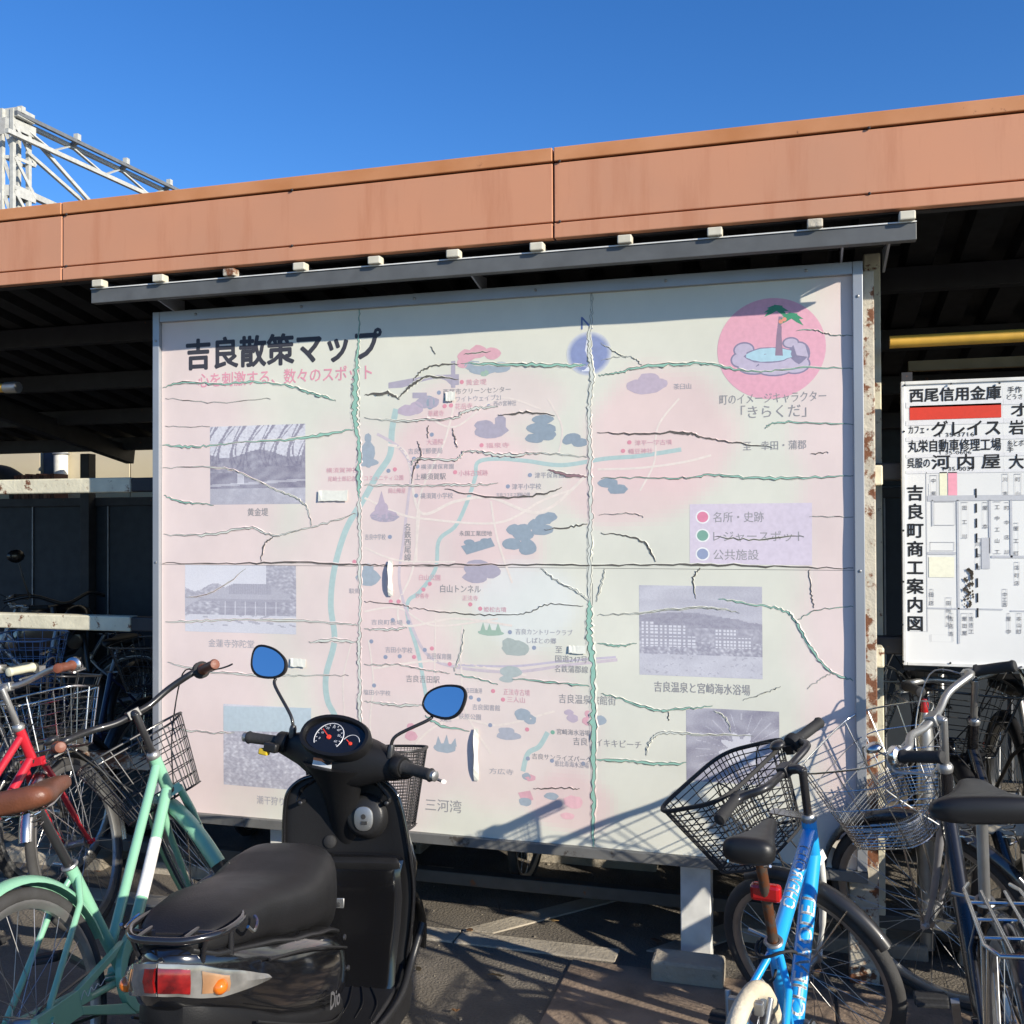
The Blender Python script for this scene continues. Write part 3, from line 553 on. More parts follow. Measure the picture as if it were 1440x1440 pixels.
# faded photographs printed on the sheets
def photo(x0, y0, x1, y1, fn, nx=110, ny=84):
    a, b, c, d = at(x0, y0), at(x1, y0), at(x1, y1), at(x0, y1); A = (a.x+d.x)/2; B = (b.x+c.x)/2; T = (a.z+b.z)/2; Bm = (c.z+d.z)/2; m = MB(); layer[0] = 1.6
    for j in range(ny+1):
        for i in range(nx+1): x, z = A+(B-A)*i/nx, T+(Bm-T)*j/ny; m.v.append(Vector((x, yy(x, z), z)))
    for j in range(ny):
        for i in range(nx):
            q = j*(nx+1)+i; m.f.append([q, q+nx+1, q+nx+2, q+1]); m.mi.append(0); g_ = fn((i+.5)/nx, (j+.5)/ny)+random.uniform(-.05, .05); g_ = min(1, max(0, g_))
            lo, hi = Vector(srgb(118, 114, 134)), Vector(srgb(220, 220, 226)); m.c.append(tuple(lo.lerp(hi, g_)))
    m.build('printed_photo', sheet, nb)
N = lambda u, v, f: (sin(u*f+sin(v*f*1.3)*2)*sin(v*f*.9+sin(u*f*.7)*2))*.5+.5
def ph1(u, v):
    br = min(abs(sin(u*21+3*sin(v*4)+k*1.7)-(v-.2)*k) for k in (-3, -1, 1, 3))
    if v < .36+.05*sin(u*9): return (.95-.35*N(u, v, 46)*N(v, u, 61)) if br > .13 else .25
    if v < .56+.04*sin(u*5+1): return .22+.3*N(u, v, 21)*N(v, u, 33)-.1*(br < .1)
    if v < .8: return .12+.25*N(u, v, 15)+.5*(abs(u-.33) < .035 and .6 < v < .74)+.35*(abs(v-.76+u*.06) < .015)
    return .5+.2*N(u, v, 30)*N(v, u, 11)
def ph2(u, v):
    ridge = .27 if .46 < u < .72 else .27+.9*min(abs(u-.46), abs(u-.72))**1.15
    if v < ridge: return (.97 if v < .33+.06*sin(u*17) and u < .74 else .4+.5*N(u, v, 42)*N(v, u, 57)) if v < .5 else .6
    if v < .43 and .4 < u < .78: return .42+.05*(u*60 % 1 > .5)
    if v < .53 and .08 < u < .95: return .55-.12*(abs(v-.52) < .015)
    if v < .74 and .32 < u < .86: return .33+.35*(u*11 % 1 < .12)+.12*(abs(v-.62) < .012)+.12*N(u, v, 20)
    if v < .74: return .35+.6*N(u, v, 45)*N(v, u, 38)
    return .88-.35*(N(u, v, 25) > .78)*(v < .9)
def ph3(u, v):
    if v < .3: return .75+.15*N(u, v, 9)
    return .35+.55*N(u, v, 48)*N(v, u, 31)+.15*N(u, v, 80)
def ph4(u, v):
    if v < .36-.07*sin(u*3.4+.4)+.01*N(u, v, 60): return .55+.25*N(u*.6, v*1.8, 8)*N(v, u, 5)
    b1_ = .02 < u < .46 and v > .44+.12*(u > .4)-.04*(u < .12); b2_ = .62 < u < .93 and v > .46+.08*(u > .8)
    if (b1_ or b2_) and v < .68: return .95 if ((u*(26 if b1_ else 34)) % 1 > .38 and (v*26) % 1 > .42) else .42
    if v < .47: return .28+.12*N(u, v, 40)
    if v < .62: return .35+.35*N(u, v, 33)*N(v, u, 47)
    if v < .76: return .3+.7*N(u, v, 50)*N(v, u, 66)
    return .66+.12*N(u, v, 12)-.2*(N(u, v, 44) > .93)
def ph5(u, v):
    d = math.hypot(u-.6, v-.55); return (.85 if d < .2+.05*sin(math.atan2(v-.55, u-.6)*9) else .25+.3*N(u, v, 9)+.25*(abs(sin(math.atan2(v-.55, u-.6)*14)) < .15)*(d < .5))
photo(295, 598, 429, 709, ph1); photo(260, 795, 416, 890, ph2); photo(314, 993, 437, 1108, ph3); photo(899, 824, 1072, 952, ph4); photo(965, 998, 1096, 1102, ph5)
layer[0] = 3; m = MB(); poly(m, [(314, 993), (437, 996), (437, 1030), (314, 1028)]); m.build('printed_photo_sky', ink(190, 205, 212), nb)

# --- cracks: the film has split and its lips curl off the board
lip = vmat('curled film lip', .5); teal_in, pale_in, grey_in = ink(150, 196, 178), ink(214, 218, 208), ink(98, 94, 88)
def crack(pts, w, inner=pale_in, lift=1., name='peeling_crack', jit=1.25):
    P = [at(*p) for p in pts]; k = mpp(*pts[len(pts)//2]); ws = w if isinstance(w, (list, tuple)) else [w]*len(pts)
    Q = curve([(p.x, 0, p.z) for p in P], 9); Wd = []
    for i in range(len(Q)):
        t = i/9; a = min(int(t), len(ws)-1); b = min(a+1, len(ws)-1); Wd.append(ws[a]+(ws[b]-ws[a])*(t-a))
    n = len(Q); m = MB(); rows_ = []
    up, dn = random.uniform(.6, 1.2), random.uniform(.5, 1.1); nu = nd = 0
    for i, p in enumerate(Q):
        t = (Q[min(i+1, n-1)]-Q[max(0, i-1)]).normalized(); nn = Vector((-t.z, 0, t.x))
        if nn.z < 0 or (abs(nn.z) < .2 and nn.x > 0): nn = -nn
        env = min(1, (i+.3)/5, (n-.7-i)/5); ww = Wd[i]*k*.5*(env*.85+.15)*random.uniform(.8, 1.2); off = nn*random.uniform(-jit, jit)*k
        if random.random() < .15: up = random.uniform(.3, 1.4)
        if random.random() < .15: dn = random.uniform(.3, 1.2)
        nu += (up-nu)*.5; nd += (dn-nd)*.5
        ww *= .66; h = (.0008+ww*.36)*lift*env; yb = board_y(p.x, p.z)+.0045; e = ww*.3+.0014
        row = []
        wl, wr = ww*random.uniform(.45, 1.25), ww*random.uniform(.45, 1.25); hl, hr = random.uniform(.2, 1.5), random.uniform(.2, 1.5)
        for s, y in ((-(max(ww, wl)+e), -.0003), (-wl-.0008, -h*nd*hl), (-wl+.0009, -h*nd*.7*hl-.001), (-wl*.8, -.0016), (wr*.8, -.0016), (wr-.0009, -h*nu*.7*hr-.001), (wr+.0008, -h*nu*hr), (max(ww, wr)+e, -.0003)):
            q = p+off+nn*s; row.append(Vector((q.x, yb+y, q.z)))
        rows_.append(row)
    vs = [v for r_ in rows_ for v in r_]
    for i in range(n-1):
        for j in range(7):
            m.f.append([i*8+j, i*8+j+1, (i+1)*8+j+1, (i+1)*8+j]); m.mi.append(1 if j == 3 else 0); c = board_col(Q[i].x, Q[i].z); m.c.append(c if j not in (1, 2, 4, 5) else tuple(v*.14 for v in c))  # inner lip faces darkened in colour, shade painted along the split
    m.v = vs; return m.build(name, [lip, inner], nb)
T_, Pl, Gy = teal_in, pale_in, grey_in
for pts, w, inn in [
  ([(228, 545), (262, 537), (310, 540), (350, 537), (400, 541), (430, 550), (455, 558), (472, 563)], [2, 5, 3, 4, 4, 5, 5, 1], T_),
  ([(228, 625), (260, 628), (290, 627), (340, 622), (400, 619), (450, 612), (498, 603)], [3, 5, 3, 1.5, 4, 7, 3], T_), ([(228, 658), (300, 657), (335, 664), (380, 685), (415, 700), (432, 715), (438, 740)], 2.5, Pl),
  ([(230, 697), (262, 706), (300, 710)], 3.5, T_), ([(230, 752), (290, 752), (350, 742), (385, 753), (420, 745), (460, 735), (500, 722)], [2, 5, 5, 3, 2, 3, 2], Pl), ([(385, 754), (372, 765), (366, 790)], 2.5, Gy),
  ([(232, 875), (290, 873), (340, 872), (400, 873), (480, 876), (504, 880)], [4, 4, 2, 5, 3, 3], Pl), ([(235, 932), (300, 945), (360, 950), (420, 950), (490, 950)], [3, 4, 5, 2, 1.5], Pl), ([(262, 840), (300, 832), (345, 800)], 1.5, Pl),
  ([(228, 1023), (290, 1030), (330, 1031)], 3, Pl), ([(512, 556), (545, 553), (562, 561)], [3, 7, 4], Gy), ([(560, 560), (575, 545), (600, 530), (645, 533)], [3, 5, 4, 2], Gy), ([(580, 535), (592, 522), (610, 514), (645, 512)], [2, 3, 3, 2], Gy),
  ([(512, 588), (560, 592), (600, 590), (640, 588), (650, 580), (670, 574), (700, 571)], [1.5, 4, 5, 4, 5, 6, 3], Pl), ([(648, 510), (700, 512), (760, 513), (800, 514), (824, 513)], [2, 6, 7, 6, 4], T_), ([(652, 498), (690, 494)], 2, Gy),
  ([(845, 482), (870, 498), (880, 503)], 1.5, Pl), ([(845, 506), (878, 500), (895, 506), (902, 514)], 1.5, Pl), ([(842, 528), (870, 524), (900, 516), (960, 511), (1000, 512), (1040, 520), (1080, 522), (1130, 517), (1200, 518)], [3, 3, 6, 7, 5, 3, 2, 3, 2], T_),
  ([(840, 608), (900, 610), (960, 608), (990, 615), (1030, 622), (1086, 629)], [1.5, 3, 6, 3, 2, 3], Gy), ([(845, 672), (900, 672), (960, 672), (1000, 668), (1060, 672), (1130, 672), (1200, 668)], [2, 2, 3, 4, 5, 4, 2], T_),
  ([(578, 655), (588, 645), (640, 646), (655, 634), (690, 638), (720, 640), (760, 637), (825, 643)], [2, 4, 4, 3, 6, 7, 3, 3], Pl), ([(700, 584), (740, 580), (780, 584)], [2, 4, 1], Gy), ([(636, 602), (640, 618), (642, 630)], 2.5, Gy), ([(602, 598), (601, 616)], 2.5, Gy), ([(587, 620), (592, 640), (582, 658), (578, 680)], [2, 3, 3, 1], Gy),
  ([(512, 682), (560, 683), (620, 682), (660, 682), (700, 680)], [5, 3, 5, 4, 2], Pl), ([(625, 688), (700, 700), (760, 695), (790, 685)], [2, 4, 3, 1], Gy), ([(770, 661), (800, 668), (827, 670)], [4, 7, 4], ink(150, 120, 125)),
  ([(845, 750), (880, 753), (908, 765), (922, 790)], [2, 2, 4, 3], Gy), ([(765, 745), (800, 741), (826, 737)], 2.5, Gy), ([(760, 799), (780, 815), (812, 832), (828, 846)], [3, 3, 4, 5], Pl), ([(850, 799), (846, 820), (838, 846)], 3.5, Pl),
  ([(580, 855), (640, 862), (700, 865), (740, 862), (770, 850), (820, 852)], 1.5, Gy), ([(840, 865), (900, 862), (960, 856), (1000, 855), (1040, 862)], [1.5, 2.5, 3, 3, 1], Pl),
  ([(1010, 842), (1060, 850), (1095, 856), (1115, 868), (1130, 895), (1150, 925), (1170, 945), (1200, 957)], [4, 3, 4, 5, 6, 6, 4, 3], T_), ([(1122, 872), (1150, 858), (1200, 853)], 1.8, T_), ([(1170, 946), (1155, 955), (1135, 968)], 1.5, Pl),
  ([(434, 903), (470, 900), (502, 904)], [4, 8, 5], Pl), ([(512, 885), (545, 886), (572, 882)], [4, 5, 6], Pl), ([(512, 935), (560, 935), (600, 942), (632, 948)], 2.5, Pl), ([(640, 948), (665, 953), (700, 962)], 2.5, T_), ([(638, 944), (648, 915), (652, 885)], [4, 3, 1], Pl),
  ([(720, 955), (780, 960), (829, 965)], [3, 4, 4], T_), ([(512, 986), (548, 991), (595, 992)], [2, 5, 4], Pl), ([(598, 1006), (620, 1020), (660, 1028)], [3, 5, 2], T_), ([(845, 975), (880, 985), (920, 998), (960, 997), (1002, 993)], [2, 4, 5, 4, 3], T_), ([(940, 1000), (940, 1014)], 2.5, Gy),
  ([(838, 1068), (880, 1070), (930, 1075), (965, 1073)], [7, 6, 6, 4], T_), ([(908, 1062), (914, 1042), (930, 1031), (980, 1033), (1060, 1034)], [4, 4, 5, 3, 1.5], Pl), ([(985, 799), (975, 812), (978, 842)], [3, 3, 1.5], Gy), ([(1138, 801), (1141, 835), (1145, 855)], 1.8, Gy),
  ([(1076, 602), (1090, 594), (1140, 594), (1200, 596)], [2, 3, 3, 2], T_), ([(1120, 464), (1150, 465), (1165, 470), (1200, 472)], 1.5, T_), ([(1138, 727), (1200, 727)], 1.6, Pl), ([(1005, 754), (1060, 759), (1130, 753)], 2, Gy),
  ([(1140, 638), (1165, 636)], 1.8, Gy), ([(842, 724), (890, 722), (905, 727)], 1.2, Pl), ([(840, 905), (870, 908), (895, 904)], [3, 5, 1.5], T_), ([(512, 846), (560, 850), (580, 856)], 1.5, Gy), ([(1003, 1000), (1020, 1010), (1028, 1030)], 2.2, Pl), ([(605, 487), (612, 498)], 1.5, Gy),
  ([(750, 1110), (790, 1108), (815, 1110)], 2, Gy), ([(1045, 985), (1080, 973), (1098, 966)], 1.4, Pl), ([(232, 560), (300, 566), (380, 560)], 1., Pl), ([(232, 600), (295, 600)], 1., Pl), ([(512, 1062), (545, 1066), (590, 1064)], 1.5, Pl)]:
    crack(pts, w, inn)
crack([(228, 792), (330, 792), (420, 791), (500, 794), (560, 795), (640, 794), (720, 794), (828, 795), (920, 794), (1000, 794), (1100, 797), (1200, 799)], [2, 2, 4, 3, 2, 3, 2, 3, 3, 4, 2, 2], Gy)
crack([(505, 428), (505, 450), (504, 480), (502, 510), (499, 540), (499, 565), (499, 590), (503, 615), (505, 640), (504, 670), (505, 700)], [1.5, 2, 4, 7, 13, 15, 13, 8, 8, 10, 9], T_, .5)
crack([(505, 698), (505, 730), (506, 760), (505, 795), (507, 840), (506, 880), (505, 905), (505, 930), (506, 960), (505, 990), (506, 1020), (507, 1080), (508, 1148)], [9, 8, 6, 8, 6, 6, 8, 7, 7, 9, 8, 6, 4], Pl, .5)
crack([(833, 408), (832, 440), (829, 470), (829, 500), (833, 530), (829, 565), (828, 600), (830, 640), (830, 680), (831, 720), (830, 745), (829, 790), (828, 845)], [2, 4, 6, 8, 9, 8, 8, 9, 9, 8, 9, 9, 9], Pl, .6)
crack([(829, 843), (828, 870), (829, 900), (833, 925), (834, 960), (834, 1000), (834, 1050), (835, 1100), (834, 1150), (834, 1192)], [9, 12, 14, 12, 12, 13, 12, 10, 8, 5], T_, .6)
# flaps torn right off: narrow vertical tongues and a taped-over tag
for (x0, y0, x1, y1, c) in ((544, 788, 555, 838, 0), (664, 1024, 676, 1098, 0), (448, 690, 489, 704, 1), (627, 551, 640, 564, 1), (800, 908, 824, 919, 1), (409, 926, 430, 938, 1)):
    a, b = at(x0, y0), at(x1, y1); m = MB(); n_ = 8; up_ = c == 0; vs = []
    for i in range(n_+1):
        t = i/n_; bow = -.009*sin(pi*t)-.002
        if up_: z = a.z+(b.z-a.z)*t; ww = (b.x-a.x)*.62*(.75+.25*sin(9*t)); vs += [(a.x+(b.x-a.x)*.5-ww/2, bow*1.2, z), (a.x+(b.x-a.x)*.5+ww/2, -.002, z)]
        else: x = a.x+(b.x-a.x)*t; vs += [(x, .0005-.003*(i == 0), a.z+random.uniform(-.002, .002)), (x, -.0045, b.z+random.uniform(-.002, .002))]
    m._add(vs, [(2*i, 2*i+1, 2*i+3, 2*i+2) for i in range(n_)]); o = m.build('torn_flap', ink(226, 226, 214), nb)
    s = o.modifiers.new('thickness', 'SOLIDIFY'); s.thickness = .0006

# ------------------------------------------------------------------ white commerce guide sign at the right
SY = .2; S = lambda px, py: at(px, py, SY)
x0, x1, z0, z1 = S(1268, 700).x, 3.92, S(1268, 935).z, S(1268, 537).z
wm = mat('white enamel sign', (.8, .8, .77), .4, var=.04, scale=4)
gs = thing('guide_sign', 'white shop guide sign with black brush lettering and a red bar beside the map board', 'sign', (x0, SY, z0))
o_ = Vector((x0, SY, z0)); sg = Matrix.Translation(-o_)
m = MB(); m.span((0, 0, 0), (x1-x0, .018, z1-z0)); m.build('sign_panel', wm, gs, bevel=.003)
m = MB()
for a, b in (((0, -.006, 0), (.012, -.0005, z1-z0)), ((x1-x0-.012, -.006, 0), (x1-x0, -.0005, z1-z0)), ((.0125, -.006, 0), (x1-x0-.0125, -.0005, .012)), ((.0125, -.006, z1-z0-.012), (x1-x0-.0125, -.0005, z1-z0))): m.span(a, b)
m.build('sign_rim', white_paint, gs, bevel=.002)
for x in (.005, .6): m = MB(); m.span((x, .019, -.02), (x+.035, .038, z1-z0+.035)); m.build('sign_upright', dark_beam, gs)
for px, py in [(1272, 542), (1337, 540), (1405, 539), (1271, 607), (1270, 746), (1270, 818), (1269, 878), (1270, 930), (1336, 932), (1408, 936)]:
    p = S(px, py)-o_; m = MB(); m.lathe((p.x, -.0065, p.z), (0, -1, 0), [(0, .004), (.003, .003)], 8); m.build('screw', dark_metal, gs)
def quad(px0, py0, px1, py1, col, y=-.0012, name='printed_bar'):
    a, b = S(px0, py0)-o_, S(px1, py1)-o_; m = MB(); m._add([(a.x, y, a.z), (b.x, y, a.z), (b.x, y, b.z), (a.x, y, b.z)], [(0, 3, 2, 1)]); return m.build(name, col, gs)
quad(1279, 571, 1408, 587, ink(216, 60, 38), name='red_bar'); sgrey, sline = ink(192, 194, 198), ink(225, 225, 225)
for y in (566, 592, 615, 639, 662): quad(1274, y, 1475, y+1, sline)
quad(1411, 545, 1412, 662, sline)
def st(body, px, py, em, fit=None, bold=.02, vert=False, col=None):
    o = ptext(body, px, py, em, col or ink(20, 20, 22), bold, fit, gs, 'sign_lettering', SY, vert); o.data.transform(sg); return o
st('西尾信用金庫', 1343, 554, 21, (1279, 1408), .035); st('カフェ・', 1292, 604, 13, (1278, 1306)); st('グレイス', 1358, 602, 24, (1310, 1407), .035); st('T 35-3716', 1343, 611, 9, (1318, 1370), 0)
st('丸栄自動車修理工場', 1342, 626, 19, (1277, 1408), .025); st('T 35-0606', 1345, 636, 8, (1319, 1366), 0); st('呉服の', 1293, 651, 15, (1276, 1308)); st('河 内 屋', 1358, 649, 22, (1310, 1407), .03); st('T 35-0039', 1346, 659, 9, (1323, 1370), 0)
st('吉良町商工案内図', 1287, 693, 23, bold=.035, vert=1.14)
st('手作', 1425, 548, 10, (1417, 1437), .01); st('どうさ', 1426, 558, 9, (1416, 1438), .01); st('オ', 1432, 576, 22, (1422, 1444), .03); st('岩', 1429, 601, 22, (1419, 1440), .03); st('糸とボ', 1428, 623, 10, (1417, 1440), .01); st('手', 1421, 632, 9, bold=.01); st('大', 1429, 649, 22, (1419, 1440), .03)
quad(1303, 696-32, 1304, 888, ink(205, 205, 205)); quad(1275, 887, 1303, 888, ink(205, 205, 205)); quad(1333, 664, 1346, 697, ink(240, 165, 180)); quad(1321, 664, 1332, 697, ink(238, 236, 205)); quad(1306, 783, 1342, 812, ink(240, 238, 214)); quad(1306, 680, 1307, 697, sline)
for a in [(1304, 697, 1480, 703), (1345, 703, 1350, 905), (1304, 776, 1344, 780), (1304, 854, 1410, 858), (1420, 703, 1424, 784), (1390, 703, 1394, 778), (1394, 781, 1480, 785), (1380, 756, 1392, 800), (1310, 703, 1312, 740), (1421, 858, 1480, 861)]: quad(*a, sgrey, -.0016)
for i in range(9): quad(1371+.3*i, 687+i*21, 1373.6+.3*i, 687+i*21+(13 if i != 5 else 8), ink(20, 20, 22), -.002)
rnd = random.Random(3)
for (x0_, y0_, x1_, y1_, n_) in [(1314, 705, 1343, 738, 0), (1352, 706, 1361, 756, 3), (1382, 706, 1389, 742, 2), (1397, 705, 1408, 778, 5), (1413, 706, 1419, 778, 4), (1330, 840, 1338, 880, 4), (1372, 757, 1379, 800, 3), (1352, 862, 1361, 892, 3), (1309, 892, 1340, 902, 0), (1308, 762, 1342, 774, 0), (1410, 666, 1418, 696, 2), (1427, 666, 1436, 696, 2), (1426, 735, 1432, 780, 3), (1427, 790, 1433, 822, 3), (1410, 828, 1416, 852, 3), (1364, 862, 1368, 890, 3), (1308, 668, 1318, 696, 2), (1430, 862, 1436, 890, 3), (1417, 862, 1420, 890, 2), (1308, 828, 1312, 850, 2), (1335, 862, 1340, 893, 3)]:
    for a in ((x0_, y0_, x1_, y0_+.7), (x0_, y1_, x1_, y1_+.7), (x0_, y0_, x0_+.7, y1_), (x1_, y0_, x1_+.7, y1_)): quad(*a, ink(185, 185, 188), -.0018, 'shop_box')
    if n_: st(''.join(rnd.choice('町山屋田店本吉中川工') for _ in range(n_)), (x0_+x1_)/2, y0_+8, 7, bold=0, vert=(y1_-y0_-10)/max(1, n_-1)/7 if n_ > 1 else 1, col=ink(110, 110, 115))
m = MB()
for i in range(46):
    p = S(1362+rnd.uniform(-7, 7)*(1-.3*abs(i/46-.5)), 800+i*1.2)-o_; s = rnd.uniform(.002, .006); m._add([(p.x-s, -.003, p.z), (p.x, -.004, p.z-s*1.5), (p.x+s, -.003, p.z+s*.3), (p.x, -.006, p.z+s*1.5)], [(0, 1, 2, 3)])
m.build('torn_patch', ink(70, 62, 50), gs)
# ------------------------------------------------------------------ bicycles
def wheel(parent, name, cx, R, T, tyre_m, rim_m, rt=.019, nsp=32, fat=1., detail=True):
    c = Vector((cx, 0, R)); e = bpy.data.objects.new(name, None); COL.objects.link(e); e.parent = parent; e.empty_display_size = .05
    m = MB(); m.ring(c, (0, 1, 0), R-rt*fat, rt*fat, 56, 10, .95); m.xf(T).build('tyre', tyre_m, e, smooth=60)
    m = MB(); Rr = R-rt*2*fat+.002; n = 56; prof = [(Rr+.004, -.013), (Rr+.004, .013), (Rr-.006, .014), (Rr-.018, .006), (Rr-.018, -.006), (Rr-.006, -.014)]
    for i in range(n):
        a = 2*pi*i/n
        for r_, y in prof: m.v.append(c+Vector((cos(a)*r_, y, sin(a)*r_)))
    k = len(prof)
    for i in range(n):
        for j in range(k): m.f.append([i*k+j, i*k+(j+1) % k, ((i+1) % n)*k+(j+1) % k, ((i+1) % n)*k+j]); m.mi.append(0); m.c.append(None)
    m.xf(T).build('rim', rim_m, e, smooth=40)
    m = MB(); m.lathe(c-Vector((0, .045, 0)), (0, 1, 0), [(0, .008), (.004, .008), (.005, .024), (.009, .024), (.012, .014), (.078, .014), (.081, .024), (.085, .024), (.086, .008), (.09, .008)], 14); m.xf(T).build('hub', alloy, e, smooth=40)
    m = MB()
    for i in range(nsp):
        a = 2*pi*i/nsp; s = 1 if i % 2 else -1; b = a+(.42 if (i//2) % 2 else -.42)
        m.tube([c+Vector((cos(b)*.022, s*.034, sin(b)*.022)), c+Vector((cos(a)*(Rr-.012), s*.002, sin(a)*(Rr-.012)))], .0011, 4, cap=False)
    m.xf(T).build('spokes', spoke_m, e, kind='stuff')
    return e
def fender(parent, cx, R, a0, a1, m_, T, w=.026, name='fender', gap=.022):
    m = MB(); n = 30; c = Vector((cx, 0, R)); rings = []
    for i in range(n+1):
        a = rad(a0+(a1-a0)*i/n); r_ = []
        prof = [(-w, -.012), (-w*.8, -.002), (-w*.4, .006), (0, .009), (w*.4, .006), (w*.8, -.002), (w, -.012)]
        pin = [(y, h-.0025) for y, h in prof[::-1]]
        for y, h in prof+pin: q = R+gap+h; r_.append(c+Vector((cos(a)*q, y, sin(a)*q)))
        rings.append(r_)
    m.loft(rings); m.xf(T); return m.build(name, m_, parent, smooth=50)
def basket(parent, M, m_, wt=.37, wb=.26, dt=.27, db=.19, h=.24, nv=12, nh=5, wire=.0018, rimr=.0045, name='basket', fine=0, diag=False, bottom_mesh=.0):
    """wire basket, open at the top; local origin at the middle of its floor"""
    m = MB(); q = MB()
    def ringp(t, n=28, s=1.):
        W_, D_ = (wb+(wt-wb)*t)/2*s, (db+(dt-db)*t)/2*s; out = []
        for i in range(n): a = 2*pi*i/n; c_, s_ = cos(a), sin(a); out.append(Vector((D_*math.copysign(abs(c_)**.45, c_), W_*math.copysign(abs(s_)**.45, s_), h*t)))
        return out
    q.tube(ringp(1.0, 40), rimr, 6, closed=True); m.tube(ringp(0.0, 40), rimr*.7, 6, closed=True)
    for k in range(1, nh): m.tube(ringp(k/nh, 40), wire, 4, closed=True)
    n = nv*4; lo, hi = ringp(0, n), ringp(1, n)
    for i in range(n):
        if diag: hi_i = hi[(i+2) % n]; m.tube([lo[i], hi_i], wire, 4, cap=False); m.tube([lo[(i+2) % n], hi[i]], wire, 4, cap=False)
        else: m.tube([lo[i], hi[i]], wire, 4, cap=False)
    for k in range(1, 9): y = wb*(k/9-.5); m.tube([(-db/2, y, 0), (db/2, y, 0)], wire, 4, cap=False)
    for k in range(1, 7): x = db*(k/7-.5); m.tube([(x, -wb/2, 0), (x, wb/2, 0)], wire, 4, cap=False)
    if fine:
        for k in range(1, fine): m.tube(ringp(.34*k/fine, 40), wire*.8, 4, closed=True)
        n2 = 104; l2, h2 = ringp(0, n2), ringp(.34, n2)
        for i in range(n2): m.tube([l2[i], h2[i]], wire*.8, 4, cap=False)
    o = m.xf(M).build(name, m_, parent); q.xf(M).build('rim_wire', m_, o, smooth=60); return o
def saddle_mb(x, z, L=.27, w=.085, s=1.):
    m = MB(); rings = []
    for t, wd, tp, bt in [(1.0, .012, -.012, -.035), (.94, .022, .0, -.04), (.8, .03, .006, -.045), (.6, .042, .006, -.05), (.42, .062, .006, -.058), (.25, .082, .010, -.05), (.1, .094, .018, -.05), (.02, .088, .018, -.044), (-.02, .06, .010, -.034)]:
        xx = x-.12*s+L*t
        rings.append(sup(xx, wd*w/.085, z+bt, z+tp, 18, .7))
    m.loft(rings); return m
def bike(name, label, pose, fc, R=.335, wb=1.08, gx=.64, gz=1.02, gw=.27, sadz=.85, sadx=.2, style='twin', tube_r=.015, grip=black_rubber, saddle=None, saddle_w=.09, bar_m=alloy, stem_m=alloy, tyre=dusty_rubber, rear_tyre=None, rt=.019, fend=None, basket_opt=None,
         rack=None, chaincase=None, fork_m=None, seatpost_m=alloy, stem_kind='quill', bar_kind='city', group=None, headz=(.72, .83), lever=alloy, bell=None, lamp=None, seat_joint=(.30, .62), stand=True, extra=None, lite=False):
    x, y, head, lean, steer, sc = pose[:6]
    t = thing(name, label, 'bicycle', (x, y, pose[6] if len(pose) > 6 else 0), group); t.rotation_euler = (lean, 0, head); t.scale = (sc, sc, sc)
    a0 = Vector((wb-.055, 0, R-.02)); ax = Vector((-.342, 0, .94)); pt = lambda z, o=0: a0+ax*((z-a0.z)/ax.z)+Vector((.94, 0, .342))*o
    T = Matrix.Translation(a0) @ Matrix.Rotation(steer, 4, ax) @ Matrix.Translation(-a0); I = Matrix.Identity(4)
    hb, ht = pt(headz[0]), pt(headz[1]); st_ = pt(gz-.02 if bar_kind == 'city' else gz-.01)
    BB = Vector((.43, 0, .28)); sj = Vector((seat_joint[0], 0, seat_joint[1])); ra = Vector((0, 0, R)); fa = Vector((wb, 0, R))
    fork_m = fork_m or fc; saddle = saddle or mat('black saddle vinyl', (.014, .014, .015), .42, spec=.4)
    # frame
    m = MB(); m.tube([hb-ax*.01, ht+ax*.01], tube_r*1.25, 14); m.tube([BB, sj+(sj-BB).normalized()*.03], tube_r*1.05, 12); m.tube([BB-Vector((0, .036, 0)), BB+Vector((0, .036, 0))], .021, 12)
    if style == 'twin':
        m.tube(curve([hb, hb.lerp(BB, .5)+Vector((.0, 0, -.012)), BB]), tube_r*1.15, 12); m.tube(curve([ht-ax*.02, ht.lerp(BB.lerp(sj, .25), .5)+Vector((0, 0, -.01)), BB.lerp(sj, .25)]), tube_r*.95, 12)
    elif style == 'loop': m.tube(curve([hb+ax*.01, hb.lerp(BB, .4)+Vector((.0, 0, -.06)), BB+Vector((.1, 0, .02)), BB]), tube_r*1.5, 12)
    else:
        m.tube([hb, BB], tube_r*1.35, 16); m.tube([ht-ax*.03, sj], tube_r*1.15, 16)
    m.build('frame', fc, t, smooth=50)
    m = MB()
    for s in (-1, 1):
        m.tube([BB+Vector((-.02, s*.02, 0)), BB+Vector((-.1, s*.045, .005)), ra+Vector((0, s*.06, 0))], tube_r*.62, 8); m.tube([sj+Vector((0, s*.012, -.01)), sj+Vector((-.06, s*.045, -.07)), ra+Vector((0, s*.06, .01))], tube_r*.55, 8)
        m.lathe(ra+Vector((0, s*.055, 0)), (0, s, 0), [(0, .014), (.012, .014), (.013, .008), (.028, .008)], 10)
    m.tube([BB.lerp(ra, .18)+Vector((0, -.035, 0)), BB.lerp(ra, .18)+Vector((0, .035, 0))], .008, 8); m.build('rear_stays', fc, t, smooth=50)
    # fork
    m = MB(); cr = hb-ax*.02
    m.box(cr, (.035, .08, .03))
    for s in (-1, 1): m.tube(curve([cr+Vector((0, s*.036, 0)), cr.lerp(fa, .35)+Vector((-.01, s*.05, 0)), cr.lerp(fa, .75)+Vector((-.012, s*.053, 0)), fa+Vector((0, s*.053, 0))]), [.0125]*6+[.011]*6+[.008]*7, 10); m.lathe(fa+Vector((0, s*.05, 0)), (0, s, 0), [(0, .014), (.01, .014), (.011, .008), (.022, .008)], 10)
